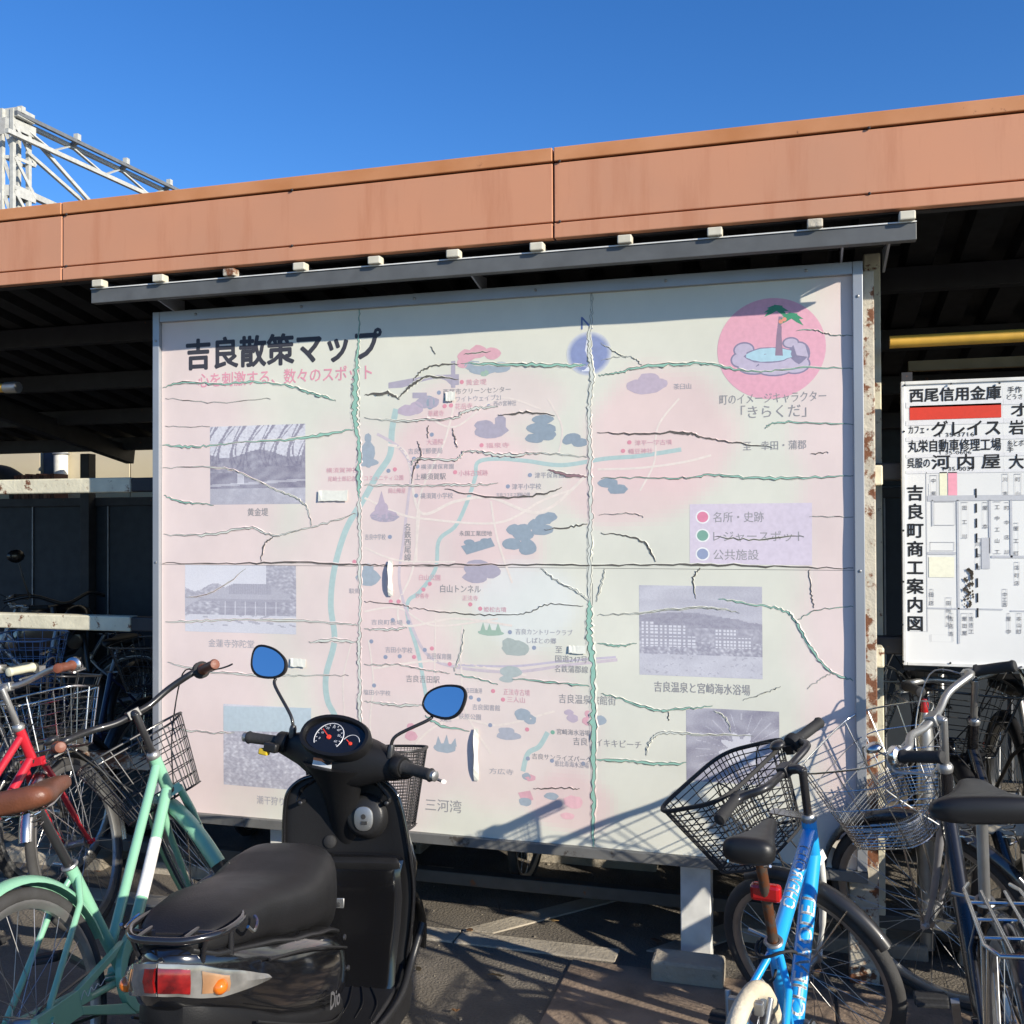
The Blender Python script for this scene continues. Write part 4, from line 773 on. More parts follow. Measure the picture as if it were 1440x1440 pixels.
    m.xf(T).build('fork', fork_m, t, smooth=50)
    m = MB(); m.lathe(hb-ax*.004, -ax, [(0, .022), (.012, .022), (.016, .018)], 14); m.build('lower_headset', dark_metal, t, smooth=40); m = MB(); m.lathe(ht+ax*.005, ax, [(0, .022), (.012, .024), (.02, .02), (.024, .016)], 14); MB().lathe(hb-ax*.004, -ax, [(0, .022), (.012, .022), (.016, .018)], 14); m.build('headset', alloy if not lite else dark_metal, t, smooth=40)
    wheel(t, 'front_wheel', wb, R, T, tyre, alloy, rt); wheel(t, 'rear_wheel', 0, R, I, rear_tyre or tyre, alloy, rt)
    if fend:
        f = fender(t, wb, R, -12 if fend != 'short' else 75, 165, fend if fend != 'short' else dark_metal, T, name='front_fender'); m = MB()
        for s in (-1, 1): m.tube([fa+Vector((0, s*.05, 0)), fa+Vector((cos(rad(140))*(R+.02), s*.024, sin(rad(140))*(R+.02)))], .002, 5)
        m.xf(T).build('stay_wire', chrome, f)
        f = fender(t, 0, R, 12, 172, fend, I, name='rear_fender') if fend != 'short' else f; m = MB()
        for s in (-1, 1) if fend != 'short' else (): m.tube([ra+Vector((0, s*.065, 0)), ra+Vector((cos(rad(150))*(R+.02), s*.024, sin(rad(150))*(R+.02)))], .0022, 5)
        if fend != 'short': m.build('stay_wire', chrome, f)
        m = MB(); a = rad(158); c = ra+Vector((cos(a)*(R+.04), 0, sin(a)*(R+.04))); m.lathe(c, (cos(a), 0, sin(a)), [(0, .022), (.008, .022), (.014, .014)], 14); 
        if fend != 'short': m.build('rear_reflector', red_plastic, f, smooth=40)
    # cranks, pedals, chain
    m = MB(); m.ring(BB+Vector((0, -.052, 0)), (0, 1, 0), .085, .006, 36, 6, .4)
    for k in range(5): a = 2*pi*k/5; m.bar(BB+Vector((0, -.052, 0)), BB+Vector((cos(a)*.085, -.052, sin(a)*.085)), .004, .014, (0, 1, 0))
    ca = Vector((.12, 0, -.115)) if not extra or 'crank' not in extra else extra['crank']
    for s in (-1, 1): e_ = ca*(-s); m.bar(BB+Vector((0, s*.07, 0)), BB+e_+Vector((0, s*.085, 0)), .013, .02, (0, 1, 0))
    o = m.build('crankset', alloy, t, smooth=40)
    for s in (-1, 1):
        e_ = BB+ca*(-s)+Vector((0, s*.14, 0)); m = MB(); m.box(e_, (.075, .075, .012)); m.box(e_, (.03, .08, .024)); m.build('pedal', black_rubber, o, bevel=.004)
    m = MB(); P = []
    for i in range(12): a = rad(-90+180*i/11); P.append(BB+Vector((cos(a)*.088, -.052, sin(a)*.088)))
    for i in range(8): a = rad(90+180*i/7); P.append(ra+Vector((cos(a)*.033, -.052, sin(a)*.033)))
    m.tube(P, .0042, 4, closed=True); m.build('chain', dark_metal, t)
    if chaincase:
        vs, fs = [], []; n = 30; bz = Vector((0, -.075, 0))
        for k in range(n):
            a = 2*pi*k/n; d = Vector((cos(a), 0, sin(a)))
            for r_, y in ((.088, 0), (.122, 0), (.122, .02), (.088, .02)): vs.append(BB+bz+d*r_+Vector((0, y, 0)))
        for k in range(n):
            for q in range(4): fs.append((4*k+q, 4*k+(q+1) % 4, 4*((k+1) % n)+(q+1) % 4, 4*((k+1) % n)+q))
        m = MB(); m._add(vs, fs); o = m.build('chain_case', chaincase, t, bevel=.002)
        pt2 = lambda x, z: Vector((x, -.076, z)); m = MB()
        m.prism([pt2(-.055, R+.03), pt2(-.06, R-.035), pt2(.12, R-.045), pt2(.12, R+.022)], (0, .02, 0)); m.prism([pt2(.12, R+.022), pt2(.12, R-.002), pt2(.30, BB.z+.085), pt2(.36, BB.z+.112)], (0, .02, 0)); m.prism([pt2(.12, R-.022), pt2(.12, R-.045), pt2(.35, BB.z-.1), pt2(.31, BB.z-.05)], (0, .02, 0)); m.prism([pt2(.12, R-.002), pt2(.12, R-.022), pt2(.17, R-.028), pt2(.17, R+.006)], (0, .02, 0))
        m.build('chain_case_arm', chaincase, o, bevel=.002)
        m = MB(); m.lathe(BB+Vector((0, -.062, 0)), (0, -1, 0), [(0, .066), (.004, .066), (.006, .05), (.008, .02)], 24); m.build('chainring_disc', dark_metal, o, smooth=30)
    # saddle
    sp = sj+(sj-BB).normalized()*.03; top = Vector((sadx, 0, sadz-.055))
    m = MB(); m.tube([sj, top], .0135, 12); o = m.build('seatpost', seatpost_m, t, smooth=50)
    m = MB(); m.ring(sj+(sj-BB).normalized()*.03, (sj-BB), .019, .006, 16, 6); m.tube([sj+Vector((0, .02, .03)), sj+Vector((.02, .07, .035))], .005, 6); m.build('seat_clamp', alloy, o, smooth=40)
    m = saddle_mb(sadx, sadz, w=saddle_w); o = m.build('saddle', saddle, t, smooth=60)
    m = MB()
    for s in (-1, 1): m.tube(curve([(sadx+.12, s*.008, sadz-.04), (sadx+.04, s*.022, sadz-.062), (sadx-.05, s*.024, sadz-.062), (sadx-.1, s*.05, sadz-.045)]), .0035, 6)
    if saddle_w > .085:
        for s in (-1, 1): m.tube([Vector((sadx-.07, s*.045, sadz-.06+k*.003)) + Vector((.014*cos(k*1.2), .014*sin(k*1.2), -.012)) for k in range(-8, 6)], .0022, 5)
    m.build('saddle_rails', chrome, o, smooth=60)
    # bars
    m = MB()
    if bar_kind == 'city':
        c = st_+Vector((.03, 0, 0)); hw = [c+Vector((0, .0, 0)), c+Vector((.006, .06, 0)), c+Vector((.002, .14, .018)), c+Vector((-.035, gw-.05, .028)), Vector((gx+.13, gw-.015, gz+.004)), Vector((gx, gw, gz))]
    else: c = st_+Vector((.06, 0, 0)); hw = [c, c+Vector((0, .05, 0)), c+Vector((-.005, .13, .01)), Vector((gx+.01, gw-.11, gz)), Vector((gx, gw, gz))]
    L_ = curve(hw, 6); fl = lambda P: [Vector((p[0], -p[1], p[2])) for p in P]
    m.tube(fl(L_)[::-1]+L_[1:], .0115, 12); m.xf(T); hbar = m.build('handlebar', bar_m, t, smooth=60)
    for s in (1, -1):
        P = L_ if s > 0 else fl(L_); a, b = P[-1], P[-4] if bar_kind == 'city' else P[-4]; d = (a-b).normalized(); g0 = a-d*.115
        m = MB(); m.lathe(g0, d, [(0, .019), (.006, .02), (.01, .0165), (.03, .016), (.07, .0168), (.105, .0165), (.113, .019), (.12, .016), (.123, .005)], 14); m.xf(T).build('grip', grip, hbar, smooth=50)
        m = MB(); lv = g0-d*.03; dn = Vector((0, 0, -1)); fw = Vector((1, 0, 0)) if bar_kind != 'city' else Vector((.5, 0, -.2))
        ou = d; side_ = d.cross(Vector((0, 0, 1))).normalized()*(1 if s > 0 else -1)
        sd_ = side_ if side_.x > 0 or abs(side_.y) > .5 else -side_
        if bar_kind == 'city': sd_ = Vector((0, s, 0))
        else: sd_ = Vector((1, 0, 0))
        m.box(lv+dn*.012+sd_*.006, (.03, .03, .028)); m.tube(curve([lv+dn*.016+sd_*.01, lv+sd_*.042+dn*.022+d*.02, lv+sd_*.042+dn*.026+d*.075, lv+sd_*.046+dn*.028+d*.125, lv+sd_*.056+dn*.028+d*.14]), .0052, 8, flat=.6)
        m.xf(T).build('brake_lever', lever, hbar, smooth=50)
        m = MB(); c2 = T @ (lv+dn*.012); tgt = hb+Vector((.03, 0, -.05)) if s < 0 else ht.lerp(hb, .5)+Vector((-.03, .03, -.1))
        m.tube(curve([c2, c2+(T.to_3x3() @ Vector((.10, -s*.03, .03))), (c2+tgt)/2+(T.to_3x3() @ Vector((.12, -s*.02, .02))), tgt]), .0026, 6); m.build('brake_cable', black_rubber if not extra or 'cable' not in extra else extra['cable'], hbar, smooth=60)
        if bell and s == (bell if isinstance(bell, int) else 1):
            m = MB(); bc = lv-d*.05+Vector((0, 0, .014)); m.lathe(bc, (0, 0, 1), [(0, .012), (.006, .024), (.014, .025), (.022, .018), (.026, .004)], 16); m.xf(T).build('bell', dark_metal if bar_m == dark_metal else chrome, hbar, smooth=60)
        if extra and extra.get('shifter') == s:
            m = MB(); m.lathe(g0-d*.032, d, [(0, .026), (.006, .03), (.024, .03), (.03, .02)], 18); m.xf(T).build('twist_shifter', black_rubber if bar_m != alloy else chrome, hbar, smooth=40)
    m = MB(); m.tube([ht, st_-ax*.0], .0125, 12); m.tube([st_-ax*.012, st_+Vector((.015, 0, 0)), c], .014, 12); m.box(c, (.034, .045, .034)); m.xf(T).build('stem', stem_m, t, smooth=50, bevel=.004)
    if basket_opt:
        bo = dict(basket_opt); off = bo.pop('off', .15); bz = bo.pop('z', .70); bm = bo.pop('m', chrome); tiltb = bo.pop('tilt', .12)
        M = T @ Matrix.Translation((ht.x+.07+off, bo.pop('dy', 0), bz)) @ Matrix.Rotation(tiltb, 4, 'Y'); o = basket(t, M, bm, **bo)
        m = MB()
        for s in (-1, 1): m.tube([fa+Vector((.0, s*.062, .0)), Vector((ht.x+.07+off, s*.06, bz+.0))], .0035, 6)
        m.bar(ht+Vector((.01, 0, .02)), (ht.x+.07+off-.1, 0, bz+.12), .03, .004); m.xf(T).build('basket_stay', chrome if not lite else dark_metal, o, smooth=50)
    if rack:
        m = MB(); z = .74 if rack is True else rack; P = [(.2, .045, z), (.16, .06, z), (-.16, .07, z), (-.21, .05, z), (-.21, -.05, z), (-.16, -.07, z), (.16, -.06, z), (.2, -.045, z)]; m.tube(P, .005, 8)
        for yv in (-.025, .025): m.tube([(.15, yv, z), (-.2, yv, z)], .0045, 8)
        for xv in (-.1, .0, .1): m.tube([(xv, -.065, z-.008), (xv, .065, z-.008)], .004, 6)
        for s in (-1, 1): m.tube([(-.1, s*.066, z), (0, s*.07, R)], .0045, 8); m.tube([(-.17, s*.066, z), (0, s*.07, R)], .0045, 8)
        m.build('carrier', chrome, t, smooth=50)
    if lamp:
        m = MB(); c = pt(.62, .09); m.lathe(c-Vector((.04, 0, 0)), (1, 0, -.15), [(0, .012), (.012, .026), (.05, .032), (.062, .034)], 16); m.xf(T); o = m.build('head_lamp', lamp, t, smooth=40)
        m = MB(); m.lathe(c+Vector((.022, 0, -.01)), (1, 0, -.15), [(0, .031), (.006, .02), (.009, .002)], 16); m.xf(T).build('lamp_lens', mat('clear lens', (.8, .8, .8), .1, spec=.8, coat=1), o, smooth=40)
    if stand:
        m = MB()
        if stand == 'side': m.tube([(.04, .075, R-.02), (-.03, .16, .02), (-.05, .175, .012)], .006, 8)
        else:
            for s in (-1, 1): m.tube([(0, s*.075, R), (-.08, s*.1, .05), (-.1, s*.1, .0)], .005, 8)
            m.tube([(-.1, -.1, .005), (-.1, .1, .005)], .005, 8)
        m.build('kickstand', chrome if not lite else dark_metal, t, smooth=50)
    m = MB()
    n = 8
    for i in range(n): a = 2*pi*i/n+.3; m.tube([(BB.x, 0, BB.z), (BB.x, 0, BB.z)], .001, 3, cap=False) if False else None
    t['_st'] = 0; del t['_st']
    return t, dict(T=T, hb=hb, ht=ht, BB=BB, sj=sj, ra=ra, fa=fa, pt=pt, ax=ax)
mint = mat('mint green enamel', srgb(132, 186, 156), .35, coat=.5, var=.04, spot=((.3, .42, .34), 60, .72))
bluep = mat('bright blue enamel', srgb(38, 165, 236), .3, coat=.6, var=.05)
redp = mat('red enamel', (.5, .015, .03), .3, coat=.5)
blackp = mat('gloss black enamel', (.012, .012, .014), .25, coat=.6)
navy = mat('dark blue enamel', (.02, .03, .08), .3, coat=.4)
silverp = mat('silver enamel', (.5, .5, .52), .35, .6)
decal = mat('white decal', (.82, .82, .8), .4)

t, g = bike('bicycle', 'mint green bicycle with brown saddle and brown grips, left of the scooter', (.743, -1.435, 1.691, -.22, .815, .963), mint, grip=grip_brown, saddle=brown_leather, saddle_w=.105, bar_m=dark_metal, stem_m=dark_metal, rt=.02, fend=mint, chaincase=mint, seatpost_m=dark_metal,
  basket_opt=dict(off=.13, z=.66, m=dark_metal, wt=.38, wb=.26, dt=.28, db=.2, h=.25, nv=7, nh=6, wire=.002), lever=dark_metal, bell=1, seat_joint=(.30, .62), sadz=.9, rack=None, extra=dict(shifter=-1), tube_r=.0165)
m = MB(); hb, BB = g['hb'], g['BB']; m.tube([hb.lerp(BB, .3)+Vector((0, 0, -.0085)), hb.lerp(BB, .5)+Vector((.0, 0, -.0122)), hb.lerp(BB, .62)+Vector((0, 0, -.0105))], .0197, 14); m.build('white_band', decal, t, smooth=50)
m = MB(); add_text(m, 'Montblanc' if False else 'Mimosa' if False else 'Marie', Matrix.Translation((.14, -.0766, .335)) @ Matrix.Rotation(rad(3), 4, 'Y') @ Matrix.Rotation(pi/2, 4, 'X'), .03) if False else None
m = MB(); m.tube(curve([(.12, -.0772, .33), (.14, -.0772, .345), (.15, -.0772, .325), (.17, -.0772, .34), (.18, -.0772, .328), (.2, -.0772, .336), (.21, -.0772, .326), (.235, -.0772, .334), (.25, -.0772, .33)]), .0009, 4); m.build('script_line', decal, t)

t, g = bike('bicycle', 'bright blue bicycle with white tube lettering and a black plastic basket', (2.424, -1.345, 1.37, -.03, 1.25, .92), bluep, R=.31, wb=1.0, gx=.80, gz=.98, gw=.29, sadz=.93, sadx=.17, style='diamond', tube_r=.018, bar_m=dark_metal, stem_m=dark_metal, seatpost_m=mat('rusted seatpost', (.12, .09, .07), .5, .5, spot=(RUST, 20, .5)),
  fork_m=white_paint, bar_kind='flat', lever=dark_metal, bell=-1, seat_joint=(.29, .60), headz=(.69, .80), stand='side', rear_tyre=mat('cream tyre', (.66, .58, .42), .8, bump=.3, bscale=100), rt=.022, saddle_w=.056, fend='short', extra=dict(shifter=-1),
  basket_opt=dict(off=.15, z=.72, m=black_rubber, wt=.40, wb=.28, dt=.31, db=.2, h=.25, nv=11, nh=12, wire=.0019, rimr=.007, tilt=.1))
BLUE = (t, g)
def tube_text(t, a, b, r, body, size, roll, name='tube_lettering', flip=1):
    """lettering wrapped on a tube from a to b; roll turns it about the tube"""
    a, b = Vector(a), Vector(b); d = (b-a).normalized()*flip; ref = Vector((0, -1, 0)); ref = (ref-d*ref.dot(d)).normalized(); ref = Matrix.Rotation(roll, 3, d) @ ref
    m = MB(); add_text(m, body, Matrix.Identity(4), size, .02*size); xs_ = [v.x for v in m.v]; ys_ = [v.y for v in m.v]; cx, cy = (min(xs_)+max(xs_))/2, (min(ys_)+max(ys_))/2; mid = (a+b)/2; u2 = ref.cross(d); rr = r+.0006
    # cut long faces by subdividing through bmesh so that they bend with the tube
    import bmesh
    bm = bmesh.new(); vs = [bm.verts.new(v) for v in m.v]
    for f in m.f:
        try: bm.faces.new([vs[i] for i in f])
        except ValueError: pass
    for k in range(9):
        yv = min(ys_)+(max(ys_)-min(ys_))*(k+.5)/9; bmesh.ops.bisect_plane(bm, geom=bm.verts[:]+bm.edges[:]+bm.faces[:], plane_co=(0, yv, 0), plane_no=(0, 1, 0))
    bm.verts.index_update(); q = MB(); out = []
    for v in bm.verts: an = (v.co.y-cy)/rr; out.append(mid+d*(v.co.x-cx)+(ref*cos(an)-u2*sin(an))*rr*1.0)
    q._add(out, [[v.index for v in f.verts] for f in bm.faces]); bm.free(); return q.build(name, decal, t)
tube_text(t, g['hb'].lerp(g['BB'], .12), g['hb'].lerp(g['BB'], .95), .018*1.35, 'CHEVROLET', .062, rad(-70), flip=-1)
h0 = g['ht']-g['ax']*.03
tube_text(t, h0.lerp(g['sj'], .1), h0.lerp(g['sj'], .8), .018*1.15, 'CHEVROLET', .05, rad(-70), flip=-1)
m = MB(); c = g['sj']+Vector((-.05, 0, .17)); m.box(c+Vector((-.02, 0, 0)), (.03, .075, .042)); m.build('rear_reflector', red_plastic, t, bevel=.009)
m = MB(); c = g['sj']+Vector((-.012, 0, .15)); m.box(c, (.05, .03, .022)); m.build('reflector_bracket', black_rubber, t, bevel=.004)
lk = MB(); c = g['sj']; P = [c+Vector((.01+.045*cos(a), .05*sin(a), .0+.012*sin(2*a))) for a in [2*pi*i/24 for i in range(24)]]; lk.tube(P, .004, 8, closed=True); P = [c+Vector((.0+.03*cos(a), .02+.02*sin(a), -.03+.04*sin(a+1))) for a in [2*pi*i/24 for i in range(24)]]; lk.tube(P, .0035, 8, closed=True); lk.build('cable_lock', black_rubber, t, smooth=60)
m = MB()
for s in (-1, 1): m.tube([(.0, s*.04, .53), (.03, s*.05, .6)], .008, 8); m.box((.0, s*.03, .585), (.02, .02, .03)); m.build('brake_arm', alloy, t, bevel=.003); m = MB()

bike('bicycle', 'black and silver bicycle with black spring saddle and big wire basket under the guide sign', (2.993, -1.155, 1.576, -.073, 1.053, .988), blackp, R=.34, gx=.66, gz=1.02, gw=.28, sadz=.93, sadx=.22, style='loop', tube_r=.0165, grip=black_rubber, saddle_w=.115, bell=1, fork_m=silverp, rack=.72, fend=blackp, lamp=alloy,
  basket_opt=dict(off=.12, z=.67, m=chrome, wt=.44, wb=.33, dt=.33, db=.26, h=.29, nv=4, nh=4, wire=.0019, rimr=.003, fine=9, tilt=.05), extra=dict(shifter=1, cable=alloy))
bike('bicycle', 'red bicycle with silver bars, brown grips and a silver wire basket beside the mint bicycle', (-.23, -1.30, 1.45, -.12, .35, .97), redp, R=.34, gx=.68, gz=1.02, gw=.28, sadz=.82, sadx=.2, style='twin', grip=grip_brown, saddle_w=.1, fork_m=redp, fend=chrome, bar_m=alloy,
  basket_opt=dict(off=.12, z=.72, m=chrome, wt=.37, wb=.27, dt=.27, db=.19, h=.22, nv=5, nh=5, wire=.0022), extra=dict(shifter=-1))
# more bicycles, standing in the rows behind
def simple(label, pose, fc, group, **k):
    kw = dict(R=.33, fend=dark_metal, stand='centre'); kw.update(k); return bike('bicycle', label, pose, fc, group=group, **kw)[0]
GB = 'bicycles parked in the rows behind'
simple('bicycle with long cream handlebar grips just behind the red bicycle', (-.62, -.95, 1.5, -.05, -.1, .97), dark_metal, GB, grip=cream_grip, bar_m=mat('olive bar', (.2, .2, .16), .4, .5), basket_opt=dict(off=.14, z=.7, m=dark_metal, nv=5, nh=5, wire=.002), style='loop')
simple('bicycle with a blue wire basket, parked inside the shelter behind the cream grips', (-1.55, 2.0, -1.5, .03, .1, 1.), navy, GB, basket_opt=dict(off=.12, z=.72, m=mat('blue coated wire', (.12, .22, .42), .4), nv=5, nh=5, wire=.0022), style='loop')
simple('dark bicycle inside the shelter, seen between the red and the mint bicycle', (-.75, 1.9, -1.45, -.03, -.2, 1.), dark_metal, GB, basket_opt=dict(off=.12, z=.72, m=dark_metal, nv=5, nh=5, wire=.002), style='twin')
simple('silver bicycle leaning near the shelter back wall under the upper rail', (-2.0, 2.55, -2.6, .05, .4, 1.), silverp, GB, basket_opt=dict(off=.12, z=.75, m=chrome, nv=5, nh=5, wire=.0025), style='twin')
simple('red bicycle deep in the shelter against the dark wall sheets', (-1.1, 2.6, -.6, .05, -.4, 1.), redp, GB, basket_opt=dict(off=.12, z=.75, m=alloy, nv=5, nh=5, wire=.0025), style='loop')
simple('navy bicycle inside the shelter, tight beside the scooter end of the map board', (-.2, 2.05, -1.5, -.04, .1, 1.), navy, GB, basket_opt=dict(off=.12, z=.72, m=alloy, nv=5, nh=5, wire=.002), style='loop')
simple('black bicycle behind the scooter under the map board', (.75, 1.9, -1.56, .03, .0, 1.), blackp, GB, basket_opt=dict(off=.12, z=.72, m=dark_metal, nv=6, nh=5), style='loop')
simple('bicycle whose wheel hangs in view under the middle of the map board', (1.42, 1.75, -1.6, -.02, .05, 1.), silverp, GB, basket_opt=dict(off=.12, z=.72, m=alloy, nv=6, nh=5), style='twin')
simple('dark bicycle under the map board near its middle leg', (2.0, 1.9, -1.5, .03, -.1, 1.), navy, GB, basket_opt=dict(off=.12, z=.72, m=dark_metal, nv=6, nh=5), style='loop')
simple('silver bicycle behind the rusty post between map board and guide sign', (2.62, 1.75, -1.5, .02, .2, 1.), silverp, GB, basket_opt=dict(off=.12, z=.72, m=alloy, nv=6, nh=5), style='loop')
simple('dark bicycle standing directly below the brush lettered title column of the guide sign', (3.05, 1.55, -1.6, -.03, .2, 1.), blackp, GB, basket_opt=dict(off=.12, z=.72, m=dark_metal, nv=6, nh=5), style='twin')
simple('bicycle whose coarse silver basket shows just below the guide sign', (3.42, 1.4, -1.5, .02, -.1, 1.02), dark_metal, GB, basket_opt=dict(off=.12, z=.78, m=chrome, nv=5, nh=5, wire=.0022), style='loop')
for k_, (x_, y_) in enumerate(((3.75, -1.15), (4.2, -1.05), (4.7, -1.2))):
    simple(['navy bicycle with upright basket next in the row past the black saddle bicycle', 'silver bicycle parked between a navy and a red bicycle past the guide sign', 'red bicycle parked outermost in the row past the guide sign'][k_], (x_, y_, 1.5+.1*k_, -.05, .2, 1.), [navy, silverp, redp][k_], GB, basket_opt=dict(off=.12, z=.72, m=alloy, nv=5, nh=5, wire=.0022), style='loop')
simple('black bicycle nosing in beside the silver and black basket bicycle', (3.33, -.42, 1.75, -.08, .2, 1.), blackp, GB, basket_opt=None, style='loop', seatpost_m=alloy)

# ------------------------------------------------------------------ parked motorcycle, far back left
mc = thing('motorcycle', 'dark motorcycle silhouette with one round mirror against the shelter back wall', 'motorcycle', (-2.75, 2.35, 0)); mc.rotation_euler = (0, 0, rad(-20))
bk = mat('dark motorcycle paint', (.01, .01, .012), .3, coat=.5)
m = MB(); m.loft([sup(x, w, a, b, 16) for x, w, a, b in ((-.55, .04, .75, .85), (-.3, .12, .66, .84), (.0, .14, .6, .82), (.25, .15, .6, 1.0), (.5, .13, .66, 1.02), (.62, .06, .72, .9))]); m.build('tank_and_seat', bk, mc, smooth=60)
m = MB(); m.ring((-.62, 0, .3), (0, 1, 0), .24, .055, 32, 8); m.ring((.72, 0, .3), (0, 1, 0), .24, .05, 32, 8); m.build('tyre', black_rubber, mc, smooth=60)
m = MB(); m.tube([(.72, -.09, .3), (.5, -.09, 1.0)], .02, 8); m.tube([(.72, .09, .3), (.5, .09, 1.0)], .02, 8); m.tube(curve([(.38, -.36, 1.05), (.45, -.2, 1.08), (.5, 0, 1.02), (.45, .2, 1.08), (.38, .36, 1.05)]), .013, 8); m.build('fork_and_bar', dark_metal, mc, smooth=60)
m = MB(); m.ball((.66, 0, .92), .1, 16, (.9, 1, 1)); m.build('headlamp', bk, mc, smooth=60)
m = MB(); m.span((-.25, -.13, .3), (.3, .13, .6)); m.build('engine', dark_metal, mc, bevel=.03)
m = MB(); m.tube(curve([(.45, -.22, 1.07), (.44, -.26, 1.2), (.42, -.28, 1.3)]), .006, 6); m.ball((.42, -.3, 1.35), .06, 12, (.25, 1, .75)); m.build('mirror', bk, mc, smooth=60)

# upright silver form with a red cap, standing in for a bicycle part
bt = thing('bike_part_standin', 'slim silver stand-in with a red cap for a bicycle part under the guide sign', 'bike_part_standin', (2.93, .35, .0)); p = at(1300, 975, .35)
bt.location = (p.x, .35, 0)
m = MB(); m.lathe((0, 0, .03), (0, 0, 1), [(0, .03), (.75, .03), (.78, .026), (.84, .014)], 14); m.build('standin_body', alloy, bt, smooth=50)
m = MB(); m.lathe((0, 0, .87), (0, 0, 1), [(0, .014), (.03, .014), (.05, .008)], 12); m.build('cap', red_plastic, bt, smooth=50)

# ------------------------------------------------------------------ the scooter
gl = mat('gloss black scooter paint', (.007, .007, .008), .14, coat=1., var=.1, scale=3); mt = mat('matt black plastic', (.010, .010, .011), .5, bump=.08, bscale=300, spec=.3); mt2 = mat('grey black moulded plastic', (.017, .017, .018), .38, bump=.05, bscale=200, spec=.4)
seatm = mat('black seat vinyl', (.011, .011, .012), .46, bump=.12, bscale=260, spec=.4)
sct = thing('scooter', 'black motor scooter with front mesh basket parked before the map board', 'scooter', (0, 0, 0))
q_ = dict(x=1.385, y=-1.655, h=1.72, l=-.03, s=-.32, k=.912, p=.07)
piv = Vector((1.16, 0, 0))
MT = Matrix.Translation((q_['x'], q_['y'], 0)) @ Matrix.Rotation(q_['h'], 4, 'Z') @ Matrix.Rotation(q_['l'], 4, 'X') @ Matrix.Translation(piv*q_['k']) @ Matrix.Rotation(q_['p'], 4, 'Y') @ Matrix.Translation(-piv*q_['k']) @ Matrix.Scale(q_['k'], 4)
sct.matrix_world = MT
sa = Vector((1.0, 0, .45)); sb = Vector((.8, 0, .9)); sx_ = (sb-sa).normalized(); TS = Matrix.Translation(sa) @ Matrix.Rotation(q_['s'], 4, sx_) @ Matrix.Translation(-sa); I4 = Matrix.Identity(4)
def part(m, name, mt_, parent=sct, T=I4, smooth=50, bevel=0): return m.xf(T).build(name, mt_, parent, smooth=smooth, bevel=bevel)
# seat
m = MB(); S_ = [(-.32, .05, .735, .765), (-.28, .085, .715, .785), (-.2, .112, .70, .795), (-.08, .13, .675, .795), (.02, .142, .645, .78), (.10, .152, .63, .772), (.17, .15, .61, .768), (.26, .146, .59, .788), (.34, .138, .563, .792), (.42, .118, .535, .77), (.47, .098, .515, .722), (.52, .07, .505, .66), (.54, .04, .51, .6)]
m.loft([sup(*s, 28, .62) for s in S_]); o = part(m, 'seat', seatm)
m = MB(); m.loft([sup(x, w+.006, zb-.006, zb+.014, 28, .6) for x, w, zb, zt in S_]); part(m, 'seat_piping', mt2, o)
# rear body
B_ = [(-.35, .012, .65, .735), (-.33, .05, .625, .745), (-.285, .092, .60, .745), (-.2, .133, .56, .725), (-.08, .165, .50, .69), (.06, .18, .45, .665), (.2, .182, .405, .625), (.32, .17, .375, .585), (.4, .15, .355, .55), (.45, .125, .345, .52)]
m = MB(); m.loft([sup(*s, 32, .6) for s in B_]); body = part(m, 'rear_body', gl)
m = MB(); m.loft([sup(x, w-.012, zb-.05, zb+.04, 28, .6) for x, w, zb, zt in B_[1:]]); part(m, 'lower_trim', mt)
m = MB(); m.loft([sup(x, w, a, b, 24, .7) for x, w, a, b in ((-.44, .05, .40, .50), (-.4, .085, .38, .58), (-.3, .11, .36, .60), (-.15, .12, .33, .56), (.0, .12, .3, .52), (.2, .11, .28, .45))]); part(m, 'rear_mudguard', mt2)
m = MB(); m.span((-.2, -.165, .16), (.25, -.10, .32)); part(m, 'engine_case', mt, bevel=.03)
m = MB(); m.tube(curve([(.2, -.16, .2), (.0, -.19, .22), (-.2, -.2, .26), (-.36, -.2, .3)]), [.02]*8+[.045]*11, 14); part(m, 'exhaust', dark_metal)
for nm, cx in (('rear_wheel', 0), ('front_wheel', 1.16)):
    e = bpy.data.objects.new(nm, None); COL.objects.link(e); e.parent = sct; TT = TS if cx else I4
    m = MB(); m.ring((cx, 0, .21), (0, 1, 0), .165, .045, 40, 10); part(m, 'tyre', black_rubber, e, TT)
    m = MB(); m.lathe((cx, -.03, .21), (0, 1, 0), [(0, .02), (.0, .12), (.01, .125), (.05, .125), (.06, .12), (.06, .02)], 28); part(m, 'rim', alloy, e, TT)
m = MB(); c = Vector((1.16, 0, .21)); rings = []
for i in range(16):
    a = rad(-5+165*i/15); rings.append([c+Vector((cos(a)*(q[1]), q[0], sin(a)*q[1])) for q in ((-.075, .225), (-.06, .245), (-.03, .257), (0, .26), (.03, .257), (.06, .245), (.075, .225), (.068, .222), (0, .252), (-.068, .222))])
m.loft(rings); part(m, 'front_mudguard', gl, T=TS)
m = MB()
for s in (-1, 1): m.tube([(1.16, s*.08, .21), (1.02, s*.07, .5)], .017, 10)
part(m, 'fork', dark_metal, T=TS)
